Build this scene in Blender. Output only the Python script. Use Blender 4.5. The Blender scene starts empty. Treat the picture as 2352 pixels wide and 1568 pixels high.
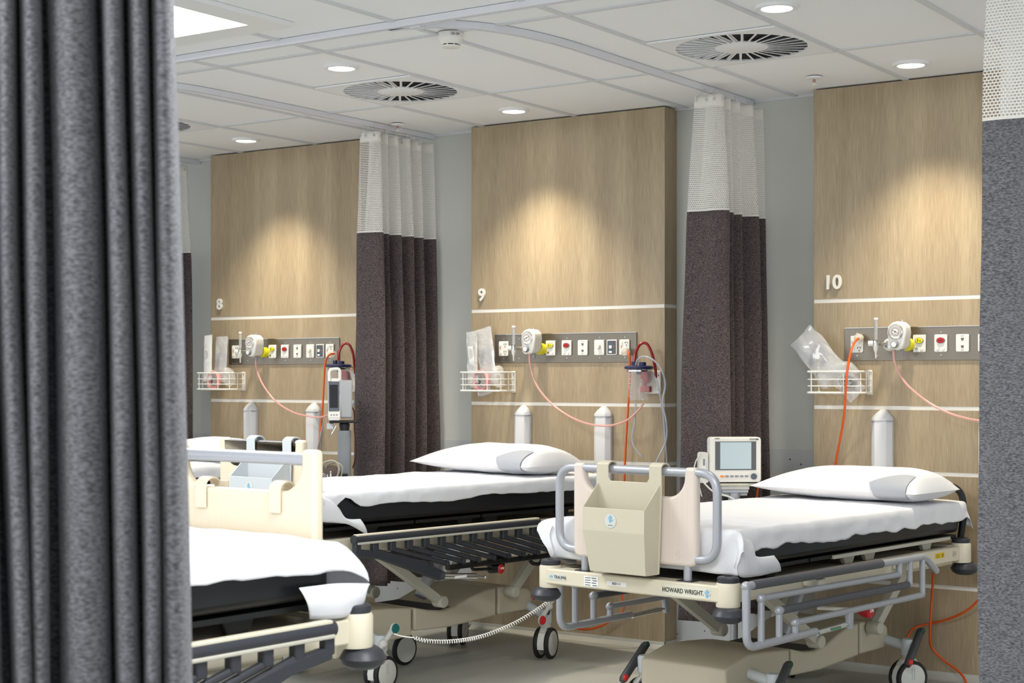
import bpy, math, random
from mathutils import Vector, Matrix, noise
PI = math.pi
R = math.radians
random.seed(7)
S = bpy.context.scene
COL = S.collection
# ------------------------------------------------------------------ camera, world, light, exposure
YAW = .5995; ZC = 1.37; F = 3659.0; CX = 1176.0; CY = 867.0
cd = bpy.data.cameras.new('camera'); cam = bpy.data.objects.new('camera', cd); COL.objects.link(cam)
cam.location = (0, 0, ZC); cam.rotation_euler = (PI/2, 0, YAW)
cd.sensor_width = 36; cd.lens = F/2352*36; cd.shift_y = (CY-784)/2352
cd.clip_start = .05; cd.clip_end = 60
cd.dof.use_dof = True; cd.dof.focus_distance = 7.0; cd.dof.aperture_fstop = 7.5
S.camera = cam
W = bpy.data.worlds.new('world'); S.world = W; W.use_nodes = True
W.node_tree.nodes['Background'].inputs[0].default_value = (.93, .965, 1.02, 1)
W.node_tree.nodes['Background'].inputs[1].default_value = 1.04
S.view_settings.view_transform = 'Standard'; S.view_settings.look = 'None'
S.view_settings.exposure = 0.54; S.view_settings.gamma = 1
TROFFER_W = 34.0      # watts of each ceiling panel
SPOT_W = 84.0         # watts of each downlight beam
CEIL = 2.741; YB = 7.214; YP = 7.085
BAY = {8: -7.098, 9: -5.111, 10: -3.099}

def lin(c):
    return tuple(((v/255)/12.92 if v/255 <= .04045 else ((v/255+.055)/1.055)**2.4) for v in c)

def at(px, py, X=None, Y=None, Z=None, d=None):
    """point of the room seen at a photo pixel, on a given plane"""
    u = (px-CX)/F; v = -(py-CY)/F; s, c = math.sin(YAW), math.cos(YAW)
    r = Vector((-s+u*c, c+u*s, v))
    t = X/r.x if X is not None else Y/r.y if Y is not None else (Z-ZC)/r.z if Z is not None else d
    return r*t + Vector((0, 0, ZC))

# ------------------------------------------------------------------ materials
MATS = {}
def M(name, col=(200, 200, 200), rough=.5, metal=0., noise_amt=0., nscale=(30, 30, 30), bump=0., bscale=None,
      trans=0., alpha=1., emit=0., coat=0., sheen=0., ior=1.45, spec=.5, col2=None):
    if name in MATS: return MATS[name]
    m = bpy.data.materials.new(name); m.use_nodes = True; MATS[name] = m
    nt = m.node_tree; b = nt.nodes['Principled BSDF']
    c = lin(col)
    b.inputs['Base Color'].default_value = (*c, 1); b.inputs['Roughness'].default_value = rough
    b.inputs['Metallic'].default_value = metal; b.inputs['IOR'].default_value = ior
    b.inputs['Transmission Weight'].default_value = trans; b.inputs['Alpha'].default_value = alpha
    b.inputs['Coat Weight'].default_value = coat; b.inputs['Sheen Weight'].default_value = sheen
    b.inputs['Specular IOR Level'].default_value = spec
    if emit:
        b.inputs['Emission Color'].default_value = (*c, 1); b.inputs['Emission Strength'].default_value = emit
    if noise_amt or bump:
        tc = nt.nodes.new('ShaderNodeTexCoord'); mp = nt.nodes.new('ShaderNodeMapping')
        nt.links.new(tc.outputs['Object'], mp.inputs[0]); mp.inputs['Scale'].default_value = nscale
        n = nt.nodes.new('ShaderNodeTexNoise'); n.inputs['Scale'].default_value = 1; n.inputs['Detail'].default_value = 5
        nt.links.new(mp.outputs[0], n.inputs['Vector'])
        if noise_amt:
            r = nt.nodes.new('ShaderNodeValToRGB'); nt.links.new(n.outputs['Fac'], r.inputs[0])
            r.color_ramp.elements[0].position = .36; r.color_ramp.elements[1].position = .64
            c2 = lin(col2) if col2 else tuple(v*(1+noise_amt) for v in c)
            r.color_ramp.elements[0].color = (*[v*(1-noise_amt) for v in c], 1); r.color_ramp.elements[1].color = (*c2, 1)
            nt.links.new(r.outputs[0], b.inputs['Base Color'])
        if bump:
            bn = n
            if bscale:
                mp2 = nt.nodes.new('ShaderNodeMapping'); nt.links.new(tc.outputs['Object'], mp2.inputs[0]); mp2.inputs['Scale'].default_value = bscale
                bn = nt.nodes.new('ShaderNodeTexNoise'); bn.inputs['Scale'].default_value = 1; bn.inputs['Detail'].default_value = 3
                nt.links.new(mp2.outputs[0], bn.inputs['Vector'])
            bp = nt.nodes.new('ShaderNodeBump'); bp.inputs['Strength'].default_value = bump; bp.inputs['Distance'].default_value = .01
            nt.links.new(bn.outputs['Fac'], bp.inputs['Height']); nt.links.new(bp.outputs[0], b.inputs['Normal'])
    return m

def wood():
    m = bpy.data.materials.new('oak_veneer'); m.use_nodes = True; nt = m.node_tree; b = nt.nodes['Principled BSDF']
    tc = nt.nodes.new('ShaderNodeTexCoord')
    def nz(scale, det, dist=0.):
        mp = nt.nodes.new('ShaderNodeMapping'); mp.inputs['Scale'].default_value = scale
        nt.links.new(tc.outputs['Object'], mp.inputs[0])
        n = nt.nodes.new('ShaderNodeTexNoise'); n.inputs['Scale'].default_value = 1; n.inputs['Detail'].default_value = det
        n.inputs['Distortion'].default_value = dist
        nt.links.new(mp.outputs[0], n.inputs['Vector']); return n
    big = nz((9, 9, .5), 3, .4); fine = nz((240, 240, 8), 5, .2); pore = nz((420, 420, 14), 3)
    mx = nt.nodes.new('ShaderNodeMath'); mx.operation = 'MULTIPLY_ADD'; nt.links.new(fine.outputs['Fac'], mx.inputs[0]); mx.inputs[1].default_value = 1.1
    nt.links.new(big.outputs['Fac'], mx.inputs[2])
    m2 = nt.nodes.new('ShaderNodeMath'); m2.operation = 'MULTIPLY_ADD'; nt.links.new(pore.outputs['Fac'], m2.inputs[0]); m2.inputs[1].default_value = .6
    nt.links.new(mx.outputs[0], m2.inputs[2])
    r = nt.nodes.new('ShaderNodeValToRGB'); nt.links.new(m2.outputs[0], r.inputs[0])
    r.color_ramp.elements[0].position = .80; r.color_ramp.elements[0].color = (*lin((137, 116, 90)), 1)
    r.color_ramp.elements[1].position = 1.45; r.color_ramp.elements[1].color = (*lin((199, 178, 146)), 1)
    e = r.color_ramp.elements.new(1.0); 
    r.color_ramp.elements[1].position = .62
    # normalise the summed noises to 0..1 first
    mr = nt.nodes.new('ShaderNodeMapRange'); mr.inputs[1].default_value = .85; mr.inputs[2].default_value = 1.85
    nt.links.new(m2.outputs[0], mr.inputs[0]); nt.links.new(mr.outputs[0], r.inputs[0])
    while len(r.color_ramp.elements) > 2: r.color_ramp.elements.remove(r.color_ramp.elements[-1])
    r.color_ramp.elements[0].position = 0; r.color_ramp.elements[0].color = (*lin((140, 122, 96)), 1)
    r.color_ramp.elements[1].position = 1; r.color_ramp.elements[1].color = (*lin((188, 171, 141)), 1)
    nt.links.new(r.outputs[0], b.inputs['Base Color']); b.inputs['Roughness'].default_value = .5
    bp = nt.nodes.new('ShaderNodeBump'); bp.inputs['Strength'].default_value = .06; bp.inputs['Distance'].default_value = .01
    nt.links.new(fine.outputs['Fac'], bp.inputs['Height']); nt.links.new(bp.outputs[0], b.inputs['Normal'])
    return m

def net():
    m = bpy.data.materials.new('curtain_net'); m.use_nodes = True; nt = m.node_tree; b = nt.nodes['Principled BSDF']
    b.inputs['Base Color'].default_value = (*lin((226, 224, 218)), 1); b.inputs['Roughness'].default_value = .8
    uv = nt.nodes.new('ShaderNodeUVMap')
    k = nt.nodes.new('ShaderNodeTexBrick'); nt.links.new(uv.outputs[0], k.inputs['Vector'])
    k.inputs['Scale'].default_value = 1; k.inputs['Mortar Size'].default_value = .0018; k.inputs['Mortar Smooth'].default_value = .1
    k.inputs['Brick Width'].default_value = .0125; k.inputs['Row Height'].default_value = .0095; k.offset = .5
    nt.links.new(k.outputs['Fac'], b.inputs['Alpha'])
    return m

def speckle(name, base, spot, scale, thr, rough=.5, base2=None, patch=1.5, spec=.5):
    m = bpy.data.materials.new(name); m.use_nodes = True; nt = m.node_tree; b = nt.nodes['Principled BSDF']
    b.inputs['Specular IOR Level'].default_value = spec
    tc = nt.nodes.new('ShaderNodeTexCoord'); v = nt.nodes.new('ShaderNodeTexVoronoi'); v.inputs['Scale'].default_value = scale
    nt.links.new(tc.outputs['Object'], v.inputs['Vector'])
    lt = nt.nodes.new('ShaderNodeMath'); lt.operation = 'LESS_THAN'; lt.inputs[1].default_value = thr; nt.links.new(v.outputs['Distance'], lt.inputs[0])
    n = nt.nodes.new('ShaderNodeTexNoise'); n.inputs['Scale'].default_value = patch; n.inputs['Detail'].default_value = 6; nt.links.new(tc.outputs['Object'], n.inputs['Vector'])
    mb = nt.nodes.new('ShaderNodeMix'); mb.data_type = 'RGBA'; nt.links.new(n.outputs['Fac'], mb.inputs[0])
    mb.inputs[6].default_value = (*lin(base), 1); mb.inputs[7].default_value = (*lin(base2 or base), 1)
    g = nt.nodes.new('ShaderNodeMath'); g.operation = 'MULTIPLY'; g2 = nt.nodes.new('ShaderNodeMath'); g2.operation = 'GREATER_THAN'; g2.inputs[1].default_value = .6
    nt.links.new(v.outputs['Color'], g2.inputs[0]); nt.links.new(lt.outputs[0], g.inputs[0]); nt.links.new(g2.outputs[0], g.inputs[1])
    mx = nt.nodes.new('ShaderNodeMix'); mx.data_type = 'RGBA'; nt.links.new(g.outputs[0], mx.inputs[0])
    nt.links.new(mb.outputs[2], mx.inputs[6]); mx.inputs[7].default_value = (*lin(spot), 1)
    nt.links.new(mx.outputs[2], b.inputs['Base Color']); b.inputs['Roughness'].default_value = rough
    return m

WOOD = wood(); NET = net()
WHITE = M('white_plastic', (232, 231, 224), .4)
TRIM = M('white_trim', (226, 224, 216), .45)
CEILM = M('ceiling_tile', (243, 244, 245), .85, bump=.05, nscale=(250, 250, 250))
TBAR = M('ceiling_bar', (214, 216, 219), .5)
TRACK = M('track_aluminium', (222, 223, 229), .45)
WALLM = M('grey_wall_paint', (198, 200, 194), .6, noise_amt=.02, nscale=(3, 3, 3))
FLOORM = speckle('vinyl_floor', (166, 167, 159), (116, 116, 107), 55, .10, .42, (175, 175, 167))
DADO = speckle('speckled_vinyl', (188, 191, 192), (48, 50, 54), 34, .24, .55)
CREAM = M('cream_frame', (217, 209, 186), .38)
CREAM2 = M('cream_board', (221, 208, 196), .42, noise_amt=.03, nscale=(220, 220, 3))
CREAM3 = M('cream_holder', (203, 196, 174), .4)
CREAM4 = M('warm_cream_board', (226, 213, 188), .42, noise_amt=.02, nscale=(220, 220, 3))
GREYP = M('pale_grey_plastic', (196, 202, 204), .4)
BASEM = M('beige_base_cover', (192, 184, 162), .42)
LINK = M('grey_beige_arm', (192, 189, 175), .4)
SILVER = M('silver_tube', (176, 179, 186), .38, metal=.35)
CHROME = M('chrome', (215, 215, 215), .18, metal=1.)
STEEL = M('brushed_steel', (134, 127, 115), .28, metal=.85, bump=.05, nscale=(4, 4, 300))
DARK = M('charcoal_plastic', (52, 54, 60), .42)
GRIP = M('dark_grip', (82, 84, 90), .45)
BLACK = M('black_vinyl', (24, 25, 29), .36)
BLACKP = M('black_plastic', (20, 21, 22), .4)
SHEET = M('white_sheet', (233, 234, 237), .75, bump=.6, nscale=(7, 11, 7))
PILL = M('white_pillowcase', (234, 235, 238), .75, bump=.6, nscale=(6, 9, 6))
GREYIN = M('grey_pillow_ticking', (172, 176, 183), .7, bump=.5, nscale=(14, 14, 14))
FAB = M('curtain_shaded', (60, 54, 56), .9, noise_amt=.45, nscale=(130, 130, 330), sheen=.1, bump=.25, col2=(104, 92, 90))  # curtain cloth by the wall; the dimmer light there is put into the colour
FABN = M('curtain_lit', (76, 77, 81), .9, noise_amt=.3, nscale=(110, 110, 400), sheen=.1, bump=.3, col2=(122, 122, 127))  # same cloth nearer the camera, stronger light put into the colour
HEAD = M('curtain_heading', (228, 226, 219), .8)
PINK = M('pink_tubing', (236, 180, 172), .2, alpha=.66, coat=.6)
PINKS = M('pink_rim', (240, 160, 158), .35)
CLEAR = M('clear_tubing', (196, 202, 216), .15, alpha=.55, coat=.8)
BAG = M('clear_bag', (236, 238, 238), .12, alpha=.36, coat=1., bump=1., nscale=(38, 38, 38))
BAGM = M('milky_bag', (226, 228, 230), .16, alpha=.42, coat=.9, bump=.8, nscale=(30, 30, 30))
MASK = M('clear_mask', (222, 226, 230), .1, alpha=.3, coat=1.)
ORANGE = M('orange_cable', (224, 92, 28), .4)
REDC = M('red_tubing', (158, 22, 34), .25, coat=.5)
RED = M('red_plastic', (178, 26, 34), .4)
REDB = M('red_button', (206, 42, 44), .4)
GREENB = M('green_button', (20, 104, 104), .4)
YEL = M('yellow_plastic', (222, 214, 40), .4)
NAVY = M('navy_lid', (38, 44, 84), .4)
GREYS = M('grey_bevel', (140, 143, 148), .45)
DGREY = M('dark_grey_plate', (84, 92, 102), .45)
COLUMN = M('grey_column', (132, 136, 140), .4)
SCREENOFF = M('dark_screen', (22, 22, 26), .3, spec=.25)
SCREEN = M('pale_screen', (190, 206, 212), .15, coat=.5)
DEVICE = M('device_white', (226, 224, 216), .4)
BLUE = M('pale_blue_ink', (120, 178, 210), .5)
BLUE2 = M('label_blue', (206, 210, 202), .5)
INK = M('black_ink', (38, 38, 40), .6)
LENS = M('lamp_lens', (255, 252, 246), .5, emit=9.)
LENS2 = M('panel_lens', (255, 255, 255), .5, emit=5.)
PLENUM = M('dark_duct', (20, 20, 20), .9)
VENTM = M('vent_white', (236, 237, 238), .45)
TYRE = M('black_tyre', (28, 28, 28), .6)
HUB = M('grey_wheel_cover', (206, 206, 200), .4)
STICKY = M('yellow_sticker', (226, 190, 30), .5)
PAPER = M('white_sticker', (236, 236, 232), .6)
MRED = M('brown_cuff', (92, 80, 74), .7)

# ------------------------------------------------------------------ mesh builder
class MB:
    def __init__(s): s.v = []; s.f = []; s.m = []; s.mats = []
    def mi(s, mat):
        if mat not in s.mats: s.mats.append(mat)
        return s.mats.index(mat)
    def add(s, vs, fs, mat, T=None):
        o = len(s.v); k = s.mi(mat)
        for v in vs: s.v.append(tuple(T @ Vector(v)) if T else tuple(v))
        for f in fs: s.f.append(tuple(o+i for i in f)); s.m.append(k)
        return s
    def box(s, c, d, mat, T=None):
        x, y, z = c; a, b, h = d[0]/2, d[1]/2, d[2]/2
        vs = [(x+i*a, y+j*b, z+k*h) for k in (-1, 1) for j in (-1, 1) for i in (-1, 1)]
        return s.add(vs, [(0, 2, 3, 1), (4, 5, 7, 6), (0, 1, 5, 4), (2, 6, 7, 3), (0, 4, 6, 2), (1, 3, 7, 5)], mat, T)
    def rbox(s, c, d, r, mat, T=None, n=4, axis='Z'):
        """box with rounded corners seen along axis"""
        i, j, k = {'Z': (0, 1, 2), 'Y': (0, 2, 1), 'X': (1, 2, 0)}[axis]
        a, b = d[i]/2, d[j]/2; r = min(r, a*.999, b*.999); pts = []
        for q, (sx, sy) in enumerate(((1, 1), (-1, 1), (-1, -1), (1, -1))):
            for t in range(n+1):
                an = q*PI/2+t/n*PI/2
                pts.append((sx*(a-r)+r*math.cos(an), sy*(b-r)+r*math.sin(an)))
        return s.prism(pts, d[k], mat, T, axis, c)
    def prism(s, pts, th, mat, T=None, axis='Y', c=(0, 0, 0), taper=0.):
        """polygon pts in the plane across axis, thickness th centred on c"""
        i, j, k = {'Z': (0, 1, 2), 'Y': (0, 2, 1), 'X': (1, 2, 0)}[axis]
        vs = []
        for sgn in (-1, 1):
            for p in pts:
                v = [0, 0, 0]; v[i] = p[0]; v[j] = p[1]; v[k] = sgn*th/2
                vs.append((v[0]+c[0], v[1]+c[1], v[2]+c[2]))
        n = len(pts)
        fs = [tuple(range(n))[::-1], tuple(range(n, 2*n))] + [(q, (q+1) % n, n+(q+1) % n, n+q) for q in range(n)]
        return s.add(vs, fs, mat, T)
    def lathe(s, prof, mat, c=(0, 0, 0), n=28, T=None, axis='Z', cap=True):
        vs = []; 
        for r, h in prof:
            for q in range(n):
                a = 2*PI*q/n; x, y = r*math.cos(a), r*math.sin(a)
                v = {'Z': (x, y, h), 'Y': (x, h, y), 'X': (h, x, y)}[axis]
                vs.append((v[0]+c[0], v[1]+c[1], v[2]+c[2]))
        fs = [(i*n+q, i*n+(q+1) % n, (i+1)*n+(q+1) % n, (i+1)*n+q) for i in range(len(prof)-1) for q in range(n)]
        if cap: fs += [tuple(range(n))[::-1], tuple((len(prof)-1)*n+q for q in range(n))]
        return s.add(vs, fs, mat, T)
    def tube(s, pts, r, mat, n=10, T=None, caps=True):
        pts = [Vector(p) for p in pts]; rs = r if isinstance(r, (list, tuple)) else [r]*len(pts)
        vs = []; fs = []
        t0 = (pts[1]-pts[0]).normalized(); up = Vector((0, 0, 1)) if abs(t0.z) < .9 else Vector((1, 0, 0))
        nrm = t0.cross(up).normalized()
        for i, p in enumerate(pts):
            t = (pts[min(i+1, len(pts)-1)]-pts[max(i-1, 0)])
            t = t.normalized() if t.length > 1e-9 else t0
            nrm = (nrm - t*nrm.dot(t)); nrm = nrm.normalized() if nrm.length > 1e-6 else t.orthogonal().normalized()
            b = t.cross(nrm)
            for q in range(n):
                a = 2*PI*q/n; vs.append(p+nrm*(rs[i]*math.cos(a))+b*(rs[i]*math.sin(a)))
        for i in range(len(pts)-1):
            for q in range(n): fs.append((i*n+q, i*n+(q+1) % n, (i+1)*n+(q+1) % n, (i+1)*n+q))
        if caps: fs += [tuple(range(n))[::-1], tuple((len(pts)-1)*n+q for q in range(n))]
        return s.add(vs, fs, mat, T)
    def ball(s, c, rad, mat, n=16, T=None, e=1.):
        vs = []; fs = []
        k = n//2
        pw = lambda v: math.copysign(abs(v)**e, v)
        for i in range(k+1):
            th = PI*i/k
            for q in range(n):
                a = 2*PI*q/n
                vs.append((c[0]+rad[0]*math.sin(th)*pw(math.cos(a)), c[1]+rad[1]*math.sin(th)*pw(math.sin(a)), c[2]+rad[2]*pw(math.cos(th))))
        for i in range(k):
            for q in range(n): fs.append((i*n+q, i*n+(q+1) % n, (i+1)*n+(q+1) % n, (i+1)*n+q))
        return s.add(vs, fs, mat, T)
    def build(s, name, parent=None, bevel=0., seg=2, flat=False, ang=38):
        me = bpy.data.meshes.new(name); me.from_pydata(s.v, [], s.f)
        for m in s.mats: me.materials.append(m)
        me.polygons.foreach_set('material_index', s.m); me.update()
        if not flat:
            me.polygons.foreach_set('use_smooth', [True]*len(me.polygons)); me.set_sharp_from_angle(angle=R(ang))
        o = bpy.data.objects.new(name, me); COL.objects.link(o)
        if parent: o.parent = parent
        if bevel:
            b = o.modifiers.new('bevel', 'BEVEL'); b.width = bevel; b.segments = seg; b.limit_method = 'ANGLE'; b.angle_limit = R(40)
            b.harden_normals = False
        return o

def smooth(pts, n=8, closed=False):
    """Catmull-Rom through points"""
    P = [Vector(p) for p in pts]; out = []
    N = len(P)
    g = (lambda i: P[i % N]) if closed else (lambda i: P[max(0, min(N-1, i))])
    for i in range(N if closed else N-1):
        a, b, c, d = g(i-1), g(i), g(i+1), g(i+2)
        for k in range(n):
            t = k/n
            out.append(.5*((2*b)+(c-a)*t+(2*a-5*b+4*c-d)*t*t+(3*b-a-3*c+d)*t**3))
    if not closed: out.append(P[-1].copy())
    return out

def bend(pts, r, n=5):
    """polyline with rounded corners"""
    P = [Vector(p) for p in pts]; out = [P[0]]
    for i in range(1, len(P)-1):
        a = (P[i-1]-P[i]).normalized(); b = (P[i+1]-P[i]).normalized()
        q = min(r, (P[i-1]-P[i]).length*.49, (P[i+1]-P[i]).length*.49)
        p0 = P[i]+a*q; p1 = P[i]+b*q
        for k in range(n+1):
            t = k/n; out.append(p0*(1-t)**2+P[i]*2*t*(1-t)+p1*t*t)
    out.append(P[-1]); return out

def tag(o, label=None, cat=None, group=None, kind=None):
    if label: o['label'] = label
    if cat: o['category'] = cat
    if group: o['group'] = group
    if kind: o['kind'] = kind
    return o
def thing(name, label, cat, loc=(0, 0, 0), rz=0., group=None):
    o = bpy.data.objects.new(name, None); COL.objects.link(o); o.empty_display_size = .05
    o.location = loc; o.rotation_euler = (0, 0, rz); return tag(o, label, cat, group)
def adopt(o, p):
    o.parent = p; bpy.context.view_layer.update(); o.matrix_parent_inverse = p.matrix_world.inverted()
    for k in ('label', 'category', 'group'):
        if k in o: del o[k]
    return o
def struct(mb, name, **k): return tag(mb.build(name, **k), kind='structure')
def copy_tree(o, parent=None):
    c = o.copy(); COL.objects.link(c); c.parent = parent
    for ch in list(o.children):
        copy_tree(ch, c)
    return c
def text(s, size, mat, name, parent, loc, rot=(PI/2, 0, 0), ext=.0004, align='CENTER', offset=0., sx=1.):
    cu = bpy.data.curves.new('lettering', 'FONT'); cu.body = s; cu.size = size; cu.extrude = ext; cu.align_x = align; cu.align_y = 'CENTER'
    cu.offset = offset; cu.resolution_u = 4
    t = bpy.data.objects.new('lettering', cu); COL.objects.link(t)
    dg = bpy.context.evaluated_depsgraph_get()
    me = bpy.data.meshes.new_from_object(t.evaluated_get(dg)); bpy.data.objects.remove(t)
    me.materials.clear(); me.materials.append(mat)
    o = bpy.data.objects.new(name, me); COL.objects.link(o); o.parent = parent; o.location = loc; o.rotation_euler = rot; o.scale = (sx, 1, 1)
    return o
def hand(mb, c, h, mat, y=0., th=.0008):
    """small open-hand emblem, upright in the xz plane"""
    x, z = c; k = h
    def leaf(x0, z0, ang, ln, w):
        pts = []
        for q in range(10):
            a = 2*PI*q/10; u, v = w*math.cos(a), ln/2*math.sin(a)
            pts.append((x+x0+u*math.cos(ang)+v*math.sin(ang), z+z0-u*math.sin(ang)+v*math.cos(ang)))
        mb.prism(pts, th, mat, axis='Y', c=(0, y, 0))
    leaf(0, -.26*k, 0, .42*k, .17*k)
    for x0, z0, an, ln in ((-.23, .05, -.38, .42), (-.09, .2, -.12, .5), (.06, .22, .1, .52), (.2, .13, .3, .46), (.33, -.14, .8, .36)):
        leaf(x0*k, z0*k, an, ln*k, .052*k)

# ------------------------------------------------------------------ room shell
X0, X1, Y0 = -13.0, 3.2, -3.0
struct(MB().box(((X0+X1)/2, (Y0+YB)/2+.1, -.05), (X1-X0, YB-Y0+.2, .1), FLOORM), 'floor')
struct(MB().box(((X0+X1)/2, (Y0+YB)/2+.1, CEIL+.006+.05), (X1-X0, YB-Y0+.2, .1), CEILM), 'ceiling')
struct(MB().box(((X0+X1)/2, YB+.06, 1.37), (X1-X0, .12, 2.76), WALLM), 'wall_back')
b = MB()
b.box(((X0+X1)/2, YB-.001, .51), (X1-X0, .004, 1.02), DADO)
struct(b, 'trim_1')
# exposed ceiling grid
b = MB(); gx0 = -5.045
for i in range(-9, 12):
    x = gx0+.6*i; b.box((x, (YB+1)/2, CEIL+.0025), (.024, YB-1, .007), TBAR)
for y in (6.296, 5.096, 3.896, 2.696, 1.496): b.box(((X0+X1)/2, y, CEIL+.0026), (X1-X0, .024, .007), TBAR)
struct(b, 'trim_2')
struct(MB().box(((X0+X1)/2, YB-.006, CEIL+.0), (X1-X0, .012, .014), TBAR), 'trim_3')
# coved skirting that follows the panel boxes
b = MB()
prof = [(0, .075), (-.004, .075), (-.006, .04), (-.02, .012), (-.045, .0015), (-.045, 0), (0, 0)]
def cove(a, c, inward, z=0):
    a = Vector(a); c = Vector(c); n = Vector(inward); vs = []
    for p in (a, c):
        for q in prof: vs.append((p.x-n.x*q[0], p.y-n.y*q[0], q[1]*.45))
    k = len(prof); b.add(vs, [(i, (i+1) % k, k+(i+1) % k, k+i) for i in range(k)], COVE)
COVE = M('cove_vinyl', (192, 191, 181), .45)
xs = sorted(BAY.values()); prev = X0
for x in xs:
    cove((prev, YB-.003), (x, YB-.003), (0, -1)); cove((x, YP), (x+1.204, YP), (0, -1))
    cove((x+1.204, YP), (x+1.204, YB), (1, 0)); cove((x, YB), (x, YP), (-1, 0)); prev = x+1.204
cove((prev, YB-.003), (X1, YB-.003), (0, -1))
struct(b, 'baseboard_back')

# ------------------------------------------------------------------ headwall panels with room numbers
def headwall(n):
    x = BAY[n]; t = thing('headwall_panel', 'oak veneer headwall panel with white inlay lines behind the %s' % {8: 'bay marked 8', 9: 'bay marked 9', 10: 'bay marked 10'}[n], 'wall panel', (x, YP, 0), 0, 'oak headwall panels')
    zs = [.03, .418, .931, 1.230, 1.733, CEIL]
    for i in range(5):
        z0 = zs[i]+(.009 if i else 0); z1 = zs[i+1]-(.009 if i < 4 else .002)
        MB().box((.602, .0625, (z0+z1)/2), (1.204, .125, z1-z0), WOOD).build('veneer_board', t)
    for z in zs[1:5]:
        MB().box((.602, .062, z), (1.2, .122, .019), TRIM).build('inlay_strip', t)
    return t
for n in BAY: headwall(n)
for n, dx in ((8, .083), (9, .076), (10, .1)):
    o = text(str(n), .092, WHITE, 'number_sign', None, (BAY[n]+dx, YP-.008, 1.818), ext=.006, offset=.0022)
    tag(o, 'raised white number %d on the oak headwall' % n, 'number sign', 'bay numbers')

# ------------------------------------------------------------------ ceiling fittings
def lamp(p, label, spot=0., warm=True):
    t = thing('downlight', label, 'ceiling light', (p.x, p.y, CEIL), 0, 'round ceiling downlights')
    MB().lathe([(.052, .004), (.058, -.006), (.066, -.009), (.077, -.007), (.079, 0), (.079, .006), (.052, .006)], VENTM, n=40).build('trim_ring', t)
    MB().lathe([(.0, .0), (.058, -.0), (.058, -.003), (.0, -.003)], LENS, n=32, cap=False).build('lens', t)
    if spot:
        ld = bpy.data.lights.new('downlight_beam', 'SPOT'); ld.energy = spot; ld.spot_size = R(91); ld.spot_blend = 1.0
        ld.color = (1.0, .89, .70) if warm else (1, .97, .92); ld.shadow_soft_size = .05
        lo = bpy.data.objects.new('downlight_beam', ld); COL.objects.link(lo); lo.parent = t; lo.location = (0, 0, -.02)
    return t
lamp(at(565, 322, Z=CEIL), 'round downlight in front of the oak panel marked 8', SPOT_W)
lamp(at(1180, 254, Z=CEIL), 'round downlight in front of the oak panel marked 9', SPOT_W)
lamp(at(2092, 148, Z=CEIL), 'round downlight in front of the oak panel marked 10', SPOT_W)
lamp(at(784, 155, Z=CEIL), 'round downlight beside the left swirl vent, away from the wall', 16, False)
lamp(at(1784, 17, Z=CEIL), 'round downlight beyond the right swirl vent at the top edge', 16, False)

def vent(x, y, label):
    t = thing('swirl_vent', label, 'ceiling vent', (x, y, CEIL), 0, 'square swirl air vents')
    h = .288; r1 = .272; n = 96; vs = []; fs = []
    for q in range(n):
        a = 2*PI*q/n; ca, sa = math.cos(a), math.sin(a); k = h/max(abs(ca), abs(sa))
        vs += [(r1*ca, r1*sa, -.004), (k*ca, k*sa, -.004), (k*ca, k*sa, .004), (r1*ca, r1*sa, .003)]
    for q in range(n):
        p = (q+1) % n
        for i in range(4): fs.append((4*q+i, 4*p+i, 4*p+(i+1) % 4, 4*q+(i+1) % 4))
    MB().add(vs, fs, VENTM).build('vent_plate', t)
    MB().lathe([(0, -.006), (.106, -.005), (.112, -.001), (.112, .003)], VENTM, n=48, cap=False).build('centre_disc', t)
    b = MB()
    for q in range(30):
        a = 2*PI*q/30
        T = Matrix.Rotation(a, 4, 'Z')
        # slat along x, tilted about its own length
        for (ra, wa), (rb, wb) in (((.108, .011), (.273, .027)),):
            tl = R(38); ca, sa = math.cos(tl), math.sin(tl)
            vs = []
            for r, w in ((ra, wa), (rb, wb)):
                for sgn in (-1, 1):
                    vs.append((r, sgn*w*ca, -.002+(w+sgn*w)*sa*.75)); 
            vs2 = [(v[0], v[1]+.0015, v[2]+.0012) for v in vs]
            b.add(vs+vs2, [(0, 1, 3, 2), (4, 6, 7, 5), (0, 4, 5, 1), (2, 3, 7, 6), (0, 2, 6, 4), (1, 5, 7, 3)], VENTM, T)
    for q in range(30): b.box((.191, 0, -.0045), (.166, .0075, .0015), VENTM, Matrix.Rotation(2*PI*q/30-.06, 4, 'Z'))
    b.build('swirl_blades', t)
    MB().lathe([(.0, .0055), (.274, .0055), (.274, .0045), (0, .0045)], PLENUM, n=48, cap=False).build('duct', t)
    return t
vent(-6.545, 5.996, 'square swirl vent half hidden by the near left curtain')
vent(-4.745, 5.996, 'square swirl vent between the left and middle bays')
vent(-2.945, 5.996, 'square swirl vent at the upper right of the ceiling')

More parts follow.
